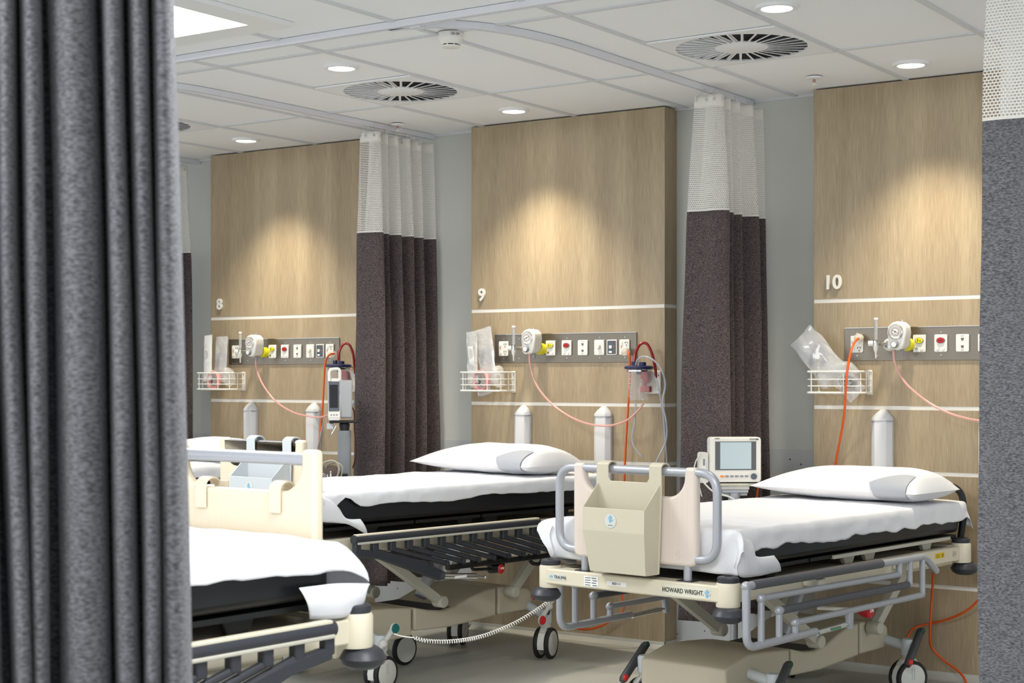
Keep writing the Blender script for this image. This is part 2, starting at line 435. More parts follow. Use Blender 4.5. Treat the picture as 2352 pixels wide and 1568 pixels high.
def troffer(x, y, label):
    t = thing('light_panel', label, 'ceiling light', (x, y, CEIL), 0, 'recessed light panels')
    b = MB(); w = .6
    for sx, sy, dx, dy in ((0, 1, 2*w, .125), (0, -1, 2*w, .125), (1, 0, .125, 2*w-.25), (-1, 0, .125, 2*w-.25)):
        b.box((sx*(w-.0625), sy*(w-.0625), -.004), (dx, dy, .018), VENTM)
    b.build('panel_frame', t)
    MB().box((0, 0, -.003), (.952, .952, .012), LENS2).build('diffuser', t)
    ld = bpy.data.lights.new('panel_light', 'AREA'); ld.energy = TROFFER_W; ld.shape = 'SQUARE'; ld.size = .94; ld.color = (.97, .98, 1)
    lo = bpy.data.objects.new('panel_light', ld); COL.objects.link(lo); lo.parent = t; lo.location = (0, 0, -.012)
    return t
troffer(-4.78, 4.02, 'large square light panel at the upper left corner')
troffer(-1.3, 2.4, 'added square light panel in the ceiling near the camera, out of frame')  # unseen panel, added to brighten the room
troffer(-2.6, .5, 'added square light panel behind the near left curtain, out of frame')  # another unseen panel added for extra light

def sprinkler(p, label):
    t = thing('sprinkler', label, 'sprinkler', (p.x, p.y, CEIL), 0, 'ceiling sprinklers')
    MB().lathe([(0, 0), (.036, 0), (.034, -.006), (.01, -.01), (0, -.01)], VENTM, n=24, cap=False).build('escutcheon', t)
    MB().tube([(0, 0, -.008), (0, 0, -.024)], .007, M('copper', (186, 140, 120), .35, .5)).build('bulb', t)
    MB().tube([(0, 0, -.022), (0, 0, -.036)], .0045, WHITE).lathe([(0, -.036), (.014, -.037), (.014, -.039), (0, -.039)], WHITE, n=16, cap=False).build('deflector', t)
sprinkler(at(913, 285, Z=CEIL), 'small fire sprinkler above the middle curtain')
sprinkler(at(1870, 177, Z=CEIL), 'small fire sprinkler above the oak panel marked 10')
p = at(1036, 76, Z=CEIL)
t = thing('smoke_detector', 'round white smoke detector on the ceiling below the curtain track bend', 'smoke detector', (p.x, p.y, CEIL))
MB().lathe([(0, .0), (.05, 0), (.052, -.006), (.052, -.024), (.047, -.03), (.040, -.044), (.036, -.047)], WHITE, n=36, cap=False).build('housing', t)
MB().lathe([(.030, -.044), (.030, -.052)], BLACKP, n=24, cap=False).build('smoke_slot', t)
b = MB().lathe([(0, -.058), (.030, -.058), (.037, -.055), (.037, -.051), (0, -.051)], WHITE, n=30, cap=False)
for q in range(8):
    a = q*PI/4+.2; b.box((.034*math.cos(a), .034*math.sin(a), -.049), (.004, .004, .008), WHITE)
b.build('cap', t)
text('Z5-24', .014, INK, 'marking', t, (.0525*math.sin(.95), -.0525*math.cos(.95), -.012), (PI/2, 0, .95))

# curtain tracks (aluminium channel under the ceiling)
def track(name_label, pts, arc=False):
    P = [Vector((x, y, 0)) for x, y in pts]
    if arc: P = [P[0]*(1-k/20)**2+P[1]*2*(k/20)*(1-k/20)+P[2]*(k/20)**2 for k in range(21)]+P[3:]
    b = MB(); vs = []; fs = []
    w, h = .017, .022
    for i, p in enumerate(P):
        t = (P[min(i+1, len(P)-1)]-P[max(i-1, 0)]).normalized(); n = Vector((-t.y, t.x, 0))
        for sx, z in ((-w, CEIL+.004), (-w, CEIL-h), (-.004, CEIL-h), (-.004, CEIL-h+.01), (.004, CEIL-h+.01), (.004, CEIL-h), (w, CEIL-h), (w, CEIL+.004)):
            q = p+n*sx; vs.append((q.x, q.y, z))
    for i in range(len(P)-1):
        for k in range(8): fs.append((i*8+k, i*8+(k+1) % 8, (i+1)*8+(k+1) % 8, (i+1)*8+k))
    fs += [tuple(range(8))[::-1], tuple((len(P)-1)*8+k for k in range(8))]
    b.add(vs, fs, TRACK)
    o = b.build('curtain_track'); return tag(o, name_label, 'curtain track', 'ceiling curtain tracks')
TX = {7: -7.335, 8: -5.47, 9: -3.489, 10: -1.49}
track('long straight curtain track along the ceiling past the light panel', [(-9.5, 4.83), (1.5, 4.83)])
track('curtain track running to the wall between panels 8 and 9', [(TX[8]-.40, 4.85), (TX[8], 4.87), (TX[8], 5.6), (TX[8], YB-.002)], True)
track('curved curtain track bending to the wall between panels 9 and 10', [(TX[9]-.40, 4.85), (TX[9], 4.87), (TX[9], 5.6), (TX[9], YB-.002)], True)
track('curtain track over the grey curtain at the right edge', [(TX[10], 4.93), (TX[10], YB-.002)])
track('curtain track behind the near left curtain, ending left of panel 8', [(TX[7], 5.4), (TX[7], YB-.002)])
p = at(960, 62, Z=CEIL-.02)
tag(MB().box((p.x, p.y, CEIL-.012), (.05, .04, .027), TRACK).tube([(p.x+.01, p.y+.02, CEIL-.02), (p.x+.012, p.y+.02, CEIL-.062)], .0012, TRACK).build('track_joiner'), 'small joiner clip where the curved track meets the straight one', 'track joiner')

# ------------------------------------------------------------------ curtains
def curtain(label, base, poly, z_bot=.25, z_net=2.148, fab=FAB, top=2.69, spread=(.55, .85, 1.12), drift=(0, 0), seed=1, hooks=True, nst=7):
    """poly: plan polyline of the gathered cloth relative to base; spread: scale of folds at top, seam, bottom"""
    t = thing('privacy_curtain', label, 'curtain', (base[0], base[1], 0), 0, 'bay privacy curtains')
    P = smooth([(x, y, 0) for x, y in poly], nst); N = len(P)
    cx = sum(p.x for p in P)/N; cl = [0]
    for i in range(1, N): cl.append(cl[-1]+(P[i]-P[i-1]).length)
    def pt(i, z):
        f = (top-z)/(top-z_bot); k = spread[0]+(spread[1]-spread[0])*min(1, f/.25) if f < .25 else spread[1]+(spread[2]-spread[1])*(f-.25)/.75
        p = P[i]; w = noise.noise(Vector((cl[i]*3.1+seed*9, z*.9, seed)))*.018*f
        w2 = noise.noise(Vector((cl[i]*5+seed*3, z*1.7, seed+4)))*.010
        return (p.x*k+w+w2+drift[0]*f, p.y*(.97+.06*f)+w*.5+drift[1]*f, z)
    def panel(name, z0, z1, nz, mat, sol=0.):
        vs = []; fs = []; uv = []
        for j in range(nz+1):
            z = z0+(z1-z0)*j/nz
            for i in range(N): vs.append(pt(i, z)); uv.append((cl[i]*1.05, z))
        for j in range(nz):
            for i in range(N-1): fs.append((j*N+i, j*N+i+1, (j+1)*N+i+1, (j+1)*N+i))
        o = MB().add(vs, fs, mat).build(name, t, ang=80)
        u = o.data.uv_layers.new(name='UVMap')
        for l in o.data.loops: u.data[l.index].uv = uv[l.vertex_index]
        if sol: s = o.modifiers.new('thickness', 'SOLIDIFY'); s.thickness = sol; s.offset = 0
        return o
    panel('fabric_panel', z_bot, z_net, 46, fab, .0025)
    panel('seam_tape', z_net, z_net+.006, 1, HEAD, .003)
    panel('net_panel', z_net+.004, top-.055, 22, NET)
    panel('heading_tape', top-.055, top, 3, HEAD, .002)
    if hooks:
        step = max(4, N//13)
        for i in range(2, N-1, step):
            x, y, z = pt(i, top-.012)
            b = MB().tube([(x*.25+.75*0, y, CEIL-.02), (x*.5, y, CEIL-.035), (x, y-.003, top-.006), (x, y-.004, top-.02)], .0012, CHROME, n=5)
            ring = [(x+.006*math.cos(a), y-.004, top-.022+.006*math.sin(a)) for a in [k*PI/5 for k in range(11)]]
            b.tube(ring, .0013, CHROME, n=5, caps=False).build('curtain_hook', t)
    return t
zz = lambda n, y0, y1, a, s: [((a*(.8+.4*random.Random(s+k).random()))*(-1)**k, y0+(y1-y0)*k/(n-1)+.006*(-1)**(k//2)) for k in range(n)]
curtain('grey curtain in its shaded tone with white net top hanging between panels 8 and 9', (TX[8], 6.62), [(-.075, .0), (-.03, -.006), (.03, .004), (.095, .02), (.10, .05), (-.02, .07), (-.10, .10)]+zz(9, .12, .54, .085, 3), .26, seed=2, drift=(0, -.02))
curtain('grey curtain in its shaded tone with white net top beside the patient monitor, between panels 9 and 10', (TX[9]+.045, 6.66), [(-.12, -.01), (-.03, .006), (.05, -.004), (.11, .02), (.10, .05), (-.06, .075), (-.10, .11)]+zz(7, .13, .50, .09, 11), .235, seed=5, drift=(.0, -.05))
curtain('sliver of grey curtain in its shaded tone left of the panel marked 8', (TX[7], 6.62), [(-.12, .0), (.09, .02), (-.08, .08)]+zz(8, .12, .52, .085, 21), .26, seed=8)
curtain('grey curtain in its lit tone with coarse net top at the right edge of the photo', (TX[10], 4.83), [(-.058, -.03), (.0, -.034), (.07, -.028), (.13, -.03), (.16, .0), (.05, .03), (-.03, .06)]+zz(9, .09, .75, .055, 31), .12, fab=FABN, seed=12, spread=(.85, 1., 1.12), drift=(-.015, 0))
ridges = [(-170, -120), (-112, -58), (-42, 2), (12, 66), (84, 192), (204, 256), (264, 312), (322, 378)]
fp = []
for k, (l, q) in enumerate(ridges[::-1]):
    e = (q-l)*.14
    for px, dep in ((q-e*.6, .085), (q-1, .03), (q-e*1.1, -.022), ((l+q)/2, -.04), (l+e*1.1, -.022), (l+1, .03), (l+e*.6, .085)):
        if k == 0 and px == q-e*.6: continue
        p = at(px, 900, d=2.3+dep); fp.append((p.x, p.y))
cxm = sum(p[0] for p in fp)/len(fp); cym = sum(p[1] for p in fp)/len(fp)
curtain('blurred grey curtain in its lit tone in the left foreground', (cxm, cym), [(x-cxm, y-cym) for x, y in fp],
        .12, fab=FABN, seed=17, spread=(.99, .99, 1.0), drift=(.050, .033), hooks=False, nst=4)
pa, pb = at(-500, 900, d=2.3), at(900, 900, d=2.3)
track('curtain track above the near left curtain, out of frame', [(pa.x, pa.y), (pb.x, pb.y)])

# ------------------------------------------------------------------ wall services of each bay
def plate(t, x, kind, z=1.5265, w=.06, h=.079):
    nm = {'outlet': 'power_outlet', 'yellow': 'gas_outlet', 'red': 'gas_outlet', 'data': 'data_outlet', 'phone': 'blank_plate', 'dark': 'call_point'}[kind]
    b = MB().rbox((x, -.010, z), (w, .009, h), .006, WHITE, axis='Y')
    if kind == 'dark': b.rbox((x, -.0155, z), (w-.01, .003, h-.01), .003, DGREY, axis='Y')
    o = b.build(nm, t, bevel=.0015, seg=1)
    s = MB(); y = -.016
    if kind == 'outlet':
        for dz in (.02, -.02):
            for sx, an in ((-1, .5), (1, -.5), (0, 0)):
                T = Matrix.Translation((x+.013+sx*.006, y, z+dz+(.004 if sx else -.010))) @ Matrix.Rotation(an, 4, 'Y')
                s.box((0, 0, 0), (.0022, .002, .008), INK, T)
            s.rbox((x-.016, y, z+dz+.002), (.012, .004, .015), .002, PAPER, axis='Y')
        s.box((x-.017, y, z+.004), (.004, .002, .005), REDB).box((x-.017, y, z-.004), (.004, .002, .004), M('amber', (240, 150, 40), .4))
        s.build('socket', o)
    elif kind in ('yellow', 'red'):
        s.lathe([(0, -.004), (.020, -.003), (.022, 0)], GREYS, n=28, axis='Y', c=(0, 0, 0), T=Matrix.Translation((x, y+.002, z+.013)) @ Matrix.Diagonal((1, 1, .68, 1)), cap=False)
        s.lathe([(0, -.006), (.0165, -.006), (.018, -.003)], YEL if kind == 'yellow' else RED, n=28, axis='Y', T=Matrix.Translation((x, y+.002, z+.013)) @ Matrix.Diagonal((1, 1, .68, 1)), cap=False)
        s.build('valve_badge', o, ang=20)
        k = MB()
        for sx in (-1, 1): k.lathe([(0, -.004), (.0065, -.004), (.0075, 0)], CHROME if sx < 0 else PAPER, n=16, axis='Y', c=(x+sx*.0125, y+.002, z-.024), cap=False)
        if kind == 'yellow':
            k.box((x-.006, y-.0045, z+.014), (.003, .001, .012), INK).box((x+.006, y-.0045, z+.012), (.008, .001, .002), INK)
        else: k.box((x, y-.0045, z+.013), (.016, .001, .002), INK)
        k.build('gas_knob', o)
    elif kind == 'data':
        for dz in (.018, -.016): s.prism([(x-.007, z+dz+.005), (x+.007, z+dz+.005), (x+.004, z+dz-.006), (x-.004, z+dz-.006)], .002, M('socket_grey', (98, 98, 100), .5), c=(0, y+.001, 0))
        for dz in (.032, -.032): s.box((x, y+.002, z+dz), (.014, .002, .002), GREYS)
        s.build('data_socket', o)
    elif kind == 'phone':
        s.rbox((x, y-.006, z+.005), (.020, .014, .024), .008, WHITE, axis='Y').build('cord_grip', o, bevel=.003)
    elif kind == 'dark':
        s.rbox((x-.005, y-.002, z+.002), (.016, .004, .016), .003, PAPER, axis='Y').rbox((x-.005, y-.002, z-.024), (.018, .003, .010), .002, PAPER, axis='Y').box((x+.013, y-.001, z+.002), (.004, .003, .004), M('amber', (240, 150, 40), .4)).box((x+.010, y-.001, z+.028), (.007, .002, .004), RED)
        s.build('call_button', o)
    return o
def services(n):
    t = thing('service_strip', 'brushed steel outlet strip on the oak panel marked %d' % n, 'service panel', (BAY[n], YP, 0), 0, 'steel medical outlet strips')
    b = MB().box((.6015, -.003, 1.5255), (.885, .006, .152), STEEL); b.build('steel_plate', t, bevel=.001, seg=1)
    MB().box((.6015, -.0065, 1.603), (.885, .004, .0025), CHROME).build('top_edge', t)
    for x, k in ((.2215, 'outlet'), (.524, 'yellow'), (.6245, 'red'), (.7245, 'data'), (.825, 'phone'), (.901, 'dark'), (.976, 'outlet')): plate(t, x, k)
    s = MB()
    for x in (.2215, .32, .6245, .825, .976):
        for z in (1.578, 1.473): s.lathe([(0, -.003), (.0025, -.003), (.003, 0)], CHROME, n=8, axis='Y', c=(x, -.005, z), cap=False)
    s.build('screws', t)
    MB().box((.215, -.0063, 1.457), (.05, .0006, .004), M('maker_label', (120, 116, 108), .5)).build('maker_label', t)
    # oxygen flowmeter
    bx = BAY[n]
    f = thing('flowmeter', 'clear graduated oxygen flowmeter on the strip in the bay marked %d' % n, 'flowmeter', (bx+.352, YP-.006, 0), 0, 'oxygen flowmeters')
    MB().tube([(0, -.10, 1.545), (0, -.10, 1.640)], .009, M('clear_acrylic', (206, 206, 206), .08, alpha=.5, coat=1.)).build('graduated_tube', f)
    g = MB()
    for k in range(9): g.box((0, -.1095, 1.552+k*.0095), (.008 if k % 2 else .012, .0006, .0012), GREYS)
    g.build('scale_marks', f)
    MB().lathe([(0, .009), (.010, .009), (.010, 0), (0, 0)], PAPER, n=14, c=(0, -.10, 1.636), cap=False).build('top_cap', f)
    MB().lathe([(.013, 0), (.013, .022), (.010, .03)], CHROME, n=20, c=(0, -.10, 1.515)).tube([(0, -.10, 1.527), (0, -.055, 1.527), (.03, -.03, 1.527)], .009, CHROME).build('valve_body', f)
    MB().tube([(-.012, -.10, 1.527), (-.034, -.105, 1.527)], .012, WHITE, n=16).build('control_knob', f)
    MB().tube([(0, -.10, 1.515), (0, -.10, 1.497), (0, -.10, 1.487), (0, -.10, 1.459)], [.012, .010, .005, .003], WHITE, n=14).build('hose_barb', f)
    MB().lathe([(0, -.035), (.026, -.035), (.030, -.02), (.030, 0)], WHITE, n=28, axis='Y', c=(.035, 0, 1.522)).build('wall_plug', f)
    MB().lathe([(0, -.04), (.018, -.04), (.018, -.034)], CHROME, n=24, axis='Y', c=(.035, 0, 1.522)).build('plug_ring', f)
    # suction regulator
    g = thing('suction_regulator', 'white suction regulator with round dial in the bay marked %d' % n, 'suction regulator', (bx+.462, YP-.006, 0), 0, 'suction regulators')
    out = [(-.038, 1.52), (-.03, 1.502), (.0, 1.494), (.026, 1.502), (.036, 1.52), (.044, 1.575), (.040, 1.606), (.02, 1.622), (.0, 1.626), (-.022, 1.620), (-.042, 1.602), (-.046, 1.575)]
    MB().prism(out, .075, WHITE, c=(0, -.092, 0)).build('housing', g, bevel=.009, seg=3)
    d = MB().lathe([(0, 0), (.034, 0), (.034, -.004), (.031, -.006)], CHROME, n=36, axis='Y', c=(-.003, -.131, 1.578), cap=False)
    d.lathe([(0, -.0065), (.031, -.0065)], PAPER, n=36, axis='Y', c=(-.003, -.131, 1.578), cap=False)
    dl = d.build('dial', g)
    d = MB(); cx, cz, yy = -.003, 1.578, -.1385
    for k in range(21):
        a = R(-40+k*13); d.box((0, 0, 0), (.0012, .0006, .006), INK, Matrix.Translation((cx+.0265*math.cos(a), yy, cz+.0265*math.sin(a))) @ Matrix.Rotation(PI/2-a, 4, 'Y'))
    for r0, mt in ((.020, RED), (.0165, INK)):
        d.lathe([(r0-.0012, 0), (r0, 0)], mt, n=36, axis='Y', c=(cx, yy, cz), cap=False)
    d.box((0, 0, 0), (.0018, .001, .034), INK, Matrix.Translation((cx, yy-.001, cz)) @ Matrix.Rotation(R(-62 if n == 10 else 62), 4, 'Y'))
    d.lathe([(0, -.002), (.003, -.002), (.003, 0)], INK, n=12, axis='Y', c=(cx, yy, cz), cap=False); d.build('dial_markings', dl)
    MB().lathe([(.017, 0), (.017, -.012), (.014, -.016), (0, -.016)], GREYS, n=28, axis='Y', c=(-.008, -.129, 1.520), cap=False).lathe([(0, -.0165), (.012, -.0165)], PAPER, n=24, axis='Y', c=(-.008, -.129, 1.520), cap=False).build('vacuum_knob', g)
    b = MB()
    for k in range(3): b.lathe([(.022, 0), (.030, -.004), (.030, -.010), (.022, -.014)], YEL, n=32, axis='Y', c=(.012, -.004-.016*k, 1.522))
    b.build('yellow_connector', g)
    MB().tube([(.012, -.09, 1.496), (.012, -.09, 1.478), (.012, -.09, 1.47)], [.009, .008, .006], GREYS, n=14).tube([(.012, -.09, 1.625), (.012, -.09, 1.634)], .005, CHROME).build('suction_port', g)
    return t
for n in BAY: services(n)

def wire(name, label, cat, pts, r, mat, group=None, n=10, sm=10):
    o = MB().tube(smooth(pts, sm), r, mat, n=n).build(name); return tag(o, label, cat, group)
def pxs(l): return [at(x, y, Y=Y) for x, y, Y in l]
# pink suction tubing
wire('suction_tubing', 'pink tubing drooping from the dial regulator of bay 9 to the canister', 'tubing', pxs([(1216, 813, 6.99), (1218, 840, 6.99), (1233, 885, 6.98), (1265, 925, 6.97), (1310, 957, 6.95), (1355, 974, 6.93), (1400, 977, 6.92), (1440, 965, 6.92), (1468, 940, 6.94), (1478, 925, 6.95)]), .0057, PINK, 'pink suction tubes')
wire('suction_tubing', 'pink tubing drooping from the regulator of bay 8 towards the vital signs stand', 'tubing', pxs([(587, 822, 6.99), (590, 850, 6.99), (605, 885, 6.98), (632, 920, 6.97), (668, 944, 6.95), (700, 954, 6.93), (735, 958, 6.90), (762, 950, 6.9)]), .0057, PINK, 'pink suction tubes')
wire('suction_tubing', 'pink tubing drooping below the steel strip of bay 10 at the right', 'tubing', pxs([(2052, 805, 6.99), (2056, 835, 6.99), (2078, 877, 6.98), (2120, 915, 6.97), (2165, 942, 6.95), (2210, 958, 6.93), (2255, 966, 6.92), (2300, 962, 6.92)]), .0057, PINK, 'pink suction tubes')
# orange power leads with clear plugs
def lead(label, pts, plug):
    t = thing('power_lead', label, 'power cable', plug, 0, 'orange power leads')
    o = MB().tube(smooth([Vector(p)-Vector(plug) for p in pts], 10), .0055, ORANGE, n=10).build('cable', t)
    MB().lathe([(0, .0), (.018, 0), (.022, -.012), (.020, -.03), (.010, -.036), (0, -.036)], M('clear_plug', (232, 222, 206), .1, alpha=.55, coat=1.), n=22, axis='Y', cap=False).build('clear_plug', t)
    return t
def plugpos(px, py): return at(px, py, Y=YP-.02)
lead('orange cable dropping from the right outlet of bay 9', pxs([(1441, 806, 7.04), (1446, 820, 7.02), (1447, 860, 7.03), (1443, 930, 7.03), (1438, 1010, 7.03), (1434, 1100, 7.03), (1425, 1330, 7.0), (1432, 1398, 6.98), (1395, 1430, 6.95), (1350, 1445, 6.94), (1300, 1438, 6.96)]), plugpos(1441, 808))
lead('orange cable dropping from the right outlet of bay 8 past the pump', pxs([(768, 812, 7.04), (756, 815, 7.0), (747, 835, 6.99), (744, 880, 6.98), (741, 935, 6.97), (737, 980, 6.95), (731, 1030, 6.92), (726, 1100, 6.9)]), plugpos(770, 814))
lead('orange cable hanging from the left outlet of bay 10', pxs([(1974, 776, 7.04), (1964, 784, 7.0), (1953, 812, 6.94), (1944, 870, 6.905), (1940, 940, 6.93), (1933, 990, 7.0), (1920, 1060, 7.06), (1915, 1105, 7.065)]), plugpos(1976, 776))
wire('extension_lead', 'orange cable hanging down the panel to the floor behind the right caster', 'power cable', pxs([(2144, 1310, 7.0), (2142, 1350, 7.02), (2138, 1410, 6.99), (2136, 1465, 7.0), (2142, 1490, 7.03), (2170, 1518, 7.03), (2200, 1540, 7.0), (2216, 1560, 6.96), (2222, 1585, 6.9)]), .0055, ORANGE, 'loose orange leads')
wire('extension_lead', 'orange cable curving up to the right curtain behind bed 11', 'power cable', pxs([(2079, 1482, 6.98), (2084, 1462, 7.0), (2100, 1442, 7.02), (2130, 1433, 7.05), (2170, 1424, 7.05), (2210, 1408, 7.03), (2235, 1390, 7.02), (2262, 1360, 7.0)]), .0055, ORANGE, 'loose orange leads')

# wall guards
def guard(n, lx, label):
    t = thing('wall_guard', label, 'wall guard', (BAY[n]+lx, YP, 0), 0, 'pointed wall guards')
    w = .051
    ys = [(-w, 0), (-w, -.022), (-w*.55, -.045), (w*.55, -.045), (w, -.022), (w, 0)]
    def ring(z, k): return [(x*k, y*k, z) for x, y in ys]
    vs = ring(.45, 1)+ring(1.180, 1)+ring(1.200, .72)+ring(1.222, .25)
    m = len(ys); fs = [tuple(range(m))[::-1], tuple(range(3*m, 4*m))]
    for j in range(3):
        for i in range(m): fs.append((j*m+i, j*m+(i+1) % m, (j+1)*m+(i+1) % m, (j+1)*m+i))
    GW = M('guard_grey', (206, 208, 210), .4)
    MB().add(vs, fs, GW).build('guard_cover', t, bevel=.006, seg=3)
    MB().box((0, -.0228, 1.170), (2*w+.002, .0475, .0015), GREYS).build('end_cap_joint', t)
for n in (8, 9, 10):
    guard(n, .348, 'pointed grey wall guard below the dial regulator of bay %d' % n)
    guard(n, .850, 'pointed grey wall guard towards the right of bay %d' % n)

# wire baskets with bagged masks
def crumple(pts_fn, nu, nv, mat, name, seed, amp=.012, close=False):
    vs = []; fs = []
    for j in range(nv+1):
        for i in range(nu+1):
            p = Vector(pts_fn(i/nu, j/nv)); q = Vector((p.x*16+seed, p.y*16, p.z*16))
            p += Vector((noise.noise(q), noise.noise(q+Vector((5, 0, 0))), noise.noise(q+Vector((0, 7, 0)))))*amp
            vs.append(p)
    for j in range(nv):
        for i in range(nu): fs.append((j*(nu+1)+i, j*(nu+1)+i+1, (j+1)*(nu+1)+i+1, (j+1)*(nu+1)+i))
    return MB().add(vs, fs, mat)
def pouch(name, label, cx, cz, y, w, h, ang, th, mat, seed, group, inner=None, amp=.008, cat='packet'):
    """flat sealed bag: two puffed faces joined at the rim"""
    ca, sa = math.cos(ang), math.sin(ang)
    def f(sg):
        def g(u, v):
            a, b = (u-.5)*w, (v-.5)*h; k = max(0, 4*u*(1-u))**.6*max(0, 4*v*(1-v))**.6
            return (cx+a*ca-b*sa, y+sg*th*k*.5+b*.12, cz+a*sa+b*ca)
        return g
    t = thing(name, label, cat, (0, 0, 0), 0, group)
    m = crumple(f(-1), 12, 18, mat, name, seed, amp); m2 = crumple(f(1), 12, 18, mat, name, seed+2, amp)
    m.add(m2.v, m2.f, mat); m.build('bag_film', t, ang=60)
    if inner: inner(t, cx, y, cz, ang)
    return t
def inner_tube(t, cx, y, cz, ang):
    for k in range(3):
        r = .03+.008*k; pts = [(cx+r*math.cos(a)*.8, y+.002*k, cz-.02+r*1.5*math.sin(a)) for a in [q*PI/9 for q in range(-1, 11)]]
        MB().tube(pts, .004, M('grey_tube', (150, 154, 170), .3, alpha=.7)).build('coiled_tube', t)
def inner_label(t, cx, y, cz, ang):
    T = Matrix.Translation((cx, y-.008, cz+.0)) @ Matrix.Rotation(-ang, 4, 'Y')
    b = MB().box((0, 0, .01), (.032, .001, .10), PAPER, T)
    for k in range(3): b.box((-.008+.008*k, -.001, .02), (.0015, .0006, .06-.01*k), INK, T)
    b.build('printed_label', t)
def basket(n):
    bx = BAY[n]; t = thing('wire_basket', 'white wire basket of bagged masks at the left side of panel %d' % n, 'wire basket', (bx, YP, 0), 0, 'white wall baskets')
    x0, x1, y0 = .035, .290, -.155; r = .0028; b = MB()
    loop = lambda z, rr: b.tube(bend([(x0, -.0, z), (x0, y0, z), (x1, y0, z), (x1, -.0, z)], .012, 3), rr, WHITE, n=8)
    loop(1.398, .005); loop(1.362, r); loop(1.331, r); loop(1.300, .005)
    for x, y in ((x0+.02, y0), (x0+.18, y0), (x1, y0+.02), (x1, y0+.09), (x1, -.02), (x0, y0+.05), (x0, -.02)): b.tube([(x, y, 1.300), (x, y, 1.398)], r, WHITE, n=8)
    for k in range(7): b.tube([(x0+.01+k*.038, y0, 1.299), (x0+.01+k*.038, 0, 1.299)], .002, WHITE, n=6)
    b.build('wire_frame', t)
    MB().box((x1-.005, -.006, 1.348), (.022, .010, .115), WHITE).lathe([(0, -.004), (.004, -.004), (.004, 0)], GREYS, n=10, axis='Y', c=(x1-.005, -.011, 1.385), cap=False).lathe([(0, -.004), (.004, -.004), (.004, 0)], GREYS, n=10, axis='Y', c=(x1-.005, -.011, 1.31), cap=False).build('mounting_bracket', t)
for n in BAY: basket(n)
def mask_kit(n, cx, label, pink=True):
    bx = BAY[n]; t = thing('oxygen_mask', label, 'medical mask', (bx+cx, YP-.085, 0), 0, 'bagged masks in the baskets')
    if pink:
        def circ(x, r, y0, m=26): return [(x+r*math.cos(q*2*PI/m), y0, 1.355+r*1.22*math.sin(q*2*PI/m)) for q in range(m+1)]
        b = MB().tube(circ(0, .042, -.045), .0045, PINKS, caps=False).tube(circ(0.003, .040, -.030), .005, PINKS, caps=False)
        b.lathe([(.043, 0), (.041, .028)], PINKS, n=30, axis='Y', T=Matrix.Translation((0.002, -.045, 1.355)) @ Matrix.Diagonal((1, 1, 1.22, 1)), cap=False).build('pink_rim', t)
    MB().lathe([(.034, -.05), (.032, -.03), (.02, .0), (.008, .012)], MASK, n=24, axis='Y', T=Matrix.Translation((0, 0, 1.352)) @ Matrix.Diagonal((1, 1, 1.2, 1)), cap=False).build('mask_cup', t)
    MB().tube([(-.006, -.052, 1.36), (.008, -.054, 1.348), (-.004, -.053, 1.335), (.012, -.054, 1.328)], .0035, BLACKP).build('valve', t)
    return t
mask_kit(8, .145, 'pink rimmed mask in the basket of bay 8'); mask_kit(9, .150, 'pink rimmed mask in the basket of bay 9')
mask_kit(10, .215, 'clear mask without a pink rim in the basket of bay 10', False)
def blob(n, cx, cz, y, rx, ry, rz, label, seed, mat=BAG, group='crumpled clear bags'):
    def f(u, v):
        th, ph = v*PI, u*2*PI
        return (BAY[n]+cx+rx*math.sin(th)*math.cos(ph), YP+y+ry*math.sin(th)*math.sin(ph), cz+rz*math.cos(th))
    m = crumple(f, 28, 18, mat, 'plastic_bag', seed, .012)
    o = m.build('plastic_bag', ang=50); tag(o, label, 'plastic bag', group); return o
G = 'bagged supplies in the baskets'
for n, wd in ((8, '8'), (9, '9')):
    blob(n, .075, 1.365, -.08, .035, .045, .058, 'crumpled clear bag at the left of the basket in bay %s' % wd, n)
    blob(n, .235, 1.375, -.08, .038, .05, .06, 'crumpled clear bag at the right of the basket in bay %s' % wd, n+3)
pouch('sealed_packet', 'white labelled packet standing in the basket of bay 8', BAY[8]+.090, 1.49, YP-.115, .068, .28, .10, .012, M('paper_packet', (226, 228, 228), .45, alpha=.9), 3, G, inner_label, .003)
pouch('sealed_packet', 'clear packet with coiled grey tube in the basket of bay 8', BAY[8]+.165, 1.48, YP-.08, .10, .28, .04, .02, BAGM, 9, G, inner_tube, .006)
pouch('sealed_packet', 'slim clear packet standing in the basket of bay 9', BAY[9]+.088, 1.48, YP-.115, .068, .28, .12, .012, BAGM, 13, G, inner_label, .003)
pouch('sealed_packet', 'tall clear packet with coiled grey tube in the basket of bay 9', BAY[9]+.160, 1.485, YP-.085, .105, .31, .22, .02, BAGM, 19, G, inner_tube, .006)
pouch('sealed_packet', 'large clear bag leaning out of the basket of bay 10 at upper left', BAY[10]+.068, 1.475, YP-.11, .145, .27, .78, .04, BAGM, 23, G, inner_tube, .010)
blob(10, .10, 1.37, -.085, .055, .05, .055, 'crumpled clear bag at the left of the basket in bay 10', 31)
blob(10, .19, 1.38, -.08, .075, .05, .07, 'crumpled clear bag with coiled tube in the basket of bay 10', 35)
pouch('sealed_packet', 'pointed corner of a clear bag poking below the basket of bay 10', BAY[10]+.215, 1.335, YP-.085, .10, .13, .75, .02, BAGM, 41, G, inner_tube, .006)
pouch('sealed_packet', 'clear bag poking below the basket of bay 9', BAY[9]+.14, 1.315, YP-.08, .085, .08, .2, .02, BAGM, 43, G, None, .010)
# coiled dark tube inside bay 10 basket
pts = [(BAY[10]+.205+.03*math.cos(a)+.001*a, YP-.12+.002*a, 1.352+.024*math.sin(a)) for a in [k*PI/8 for k in range(50)]]
tag(MB().tube(pts, .003, M('grey_coil', (92, 96, 104), .35)).build('coiled_tube'), 'dark grey coiled tube in the basket of bay 10', 'tubing')

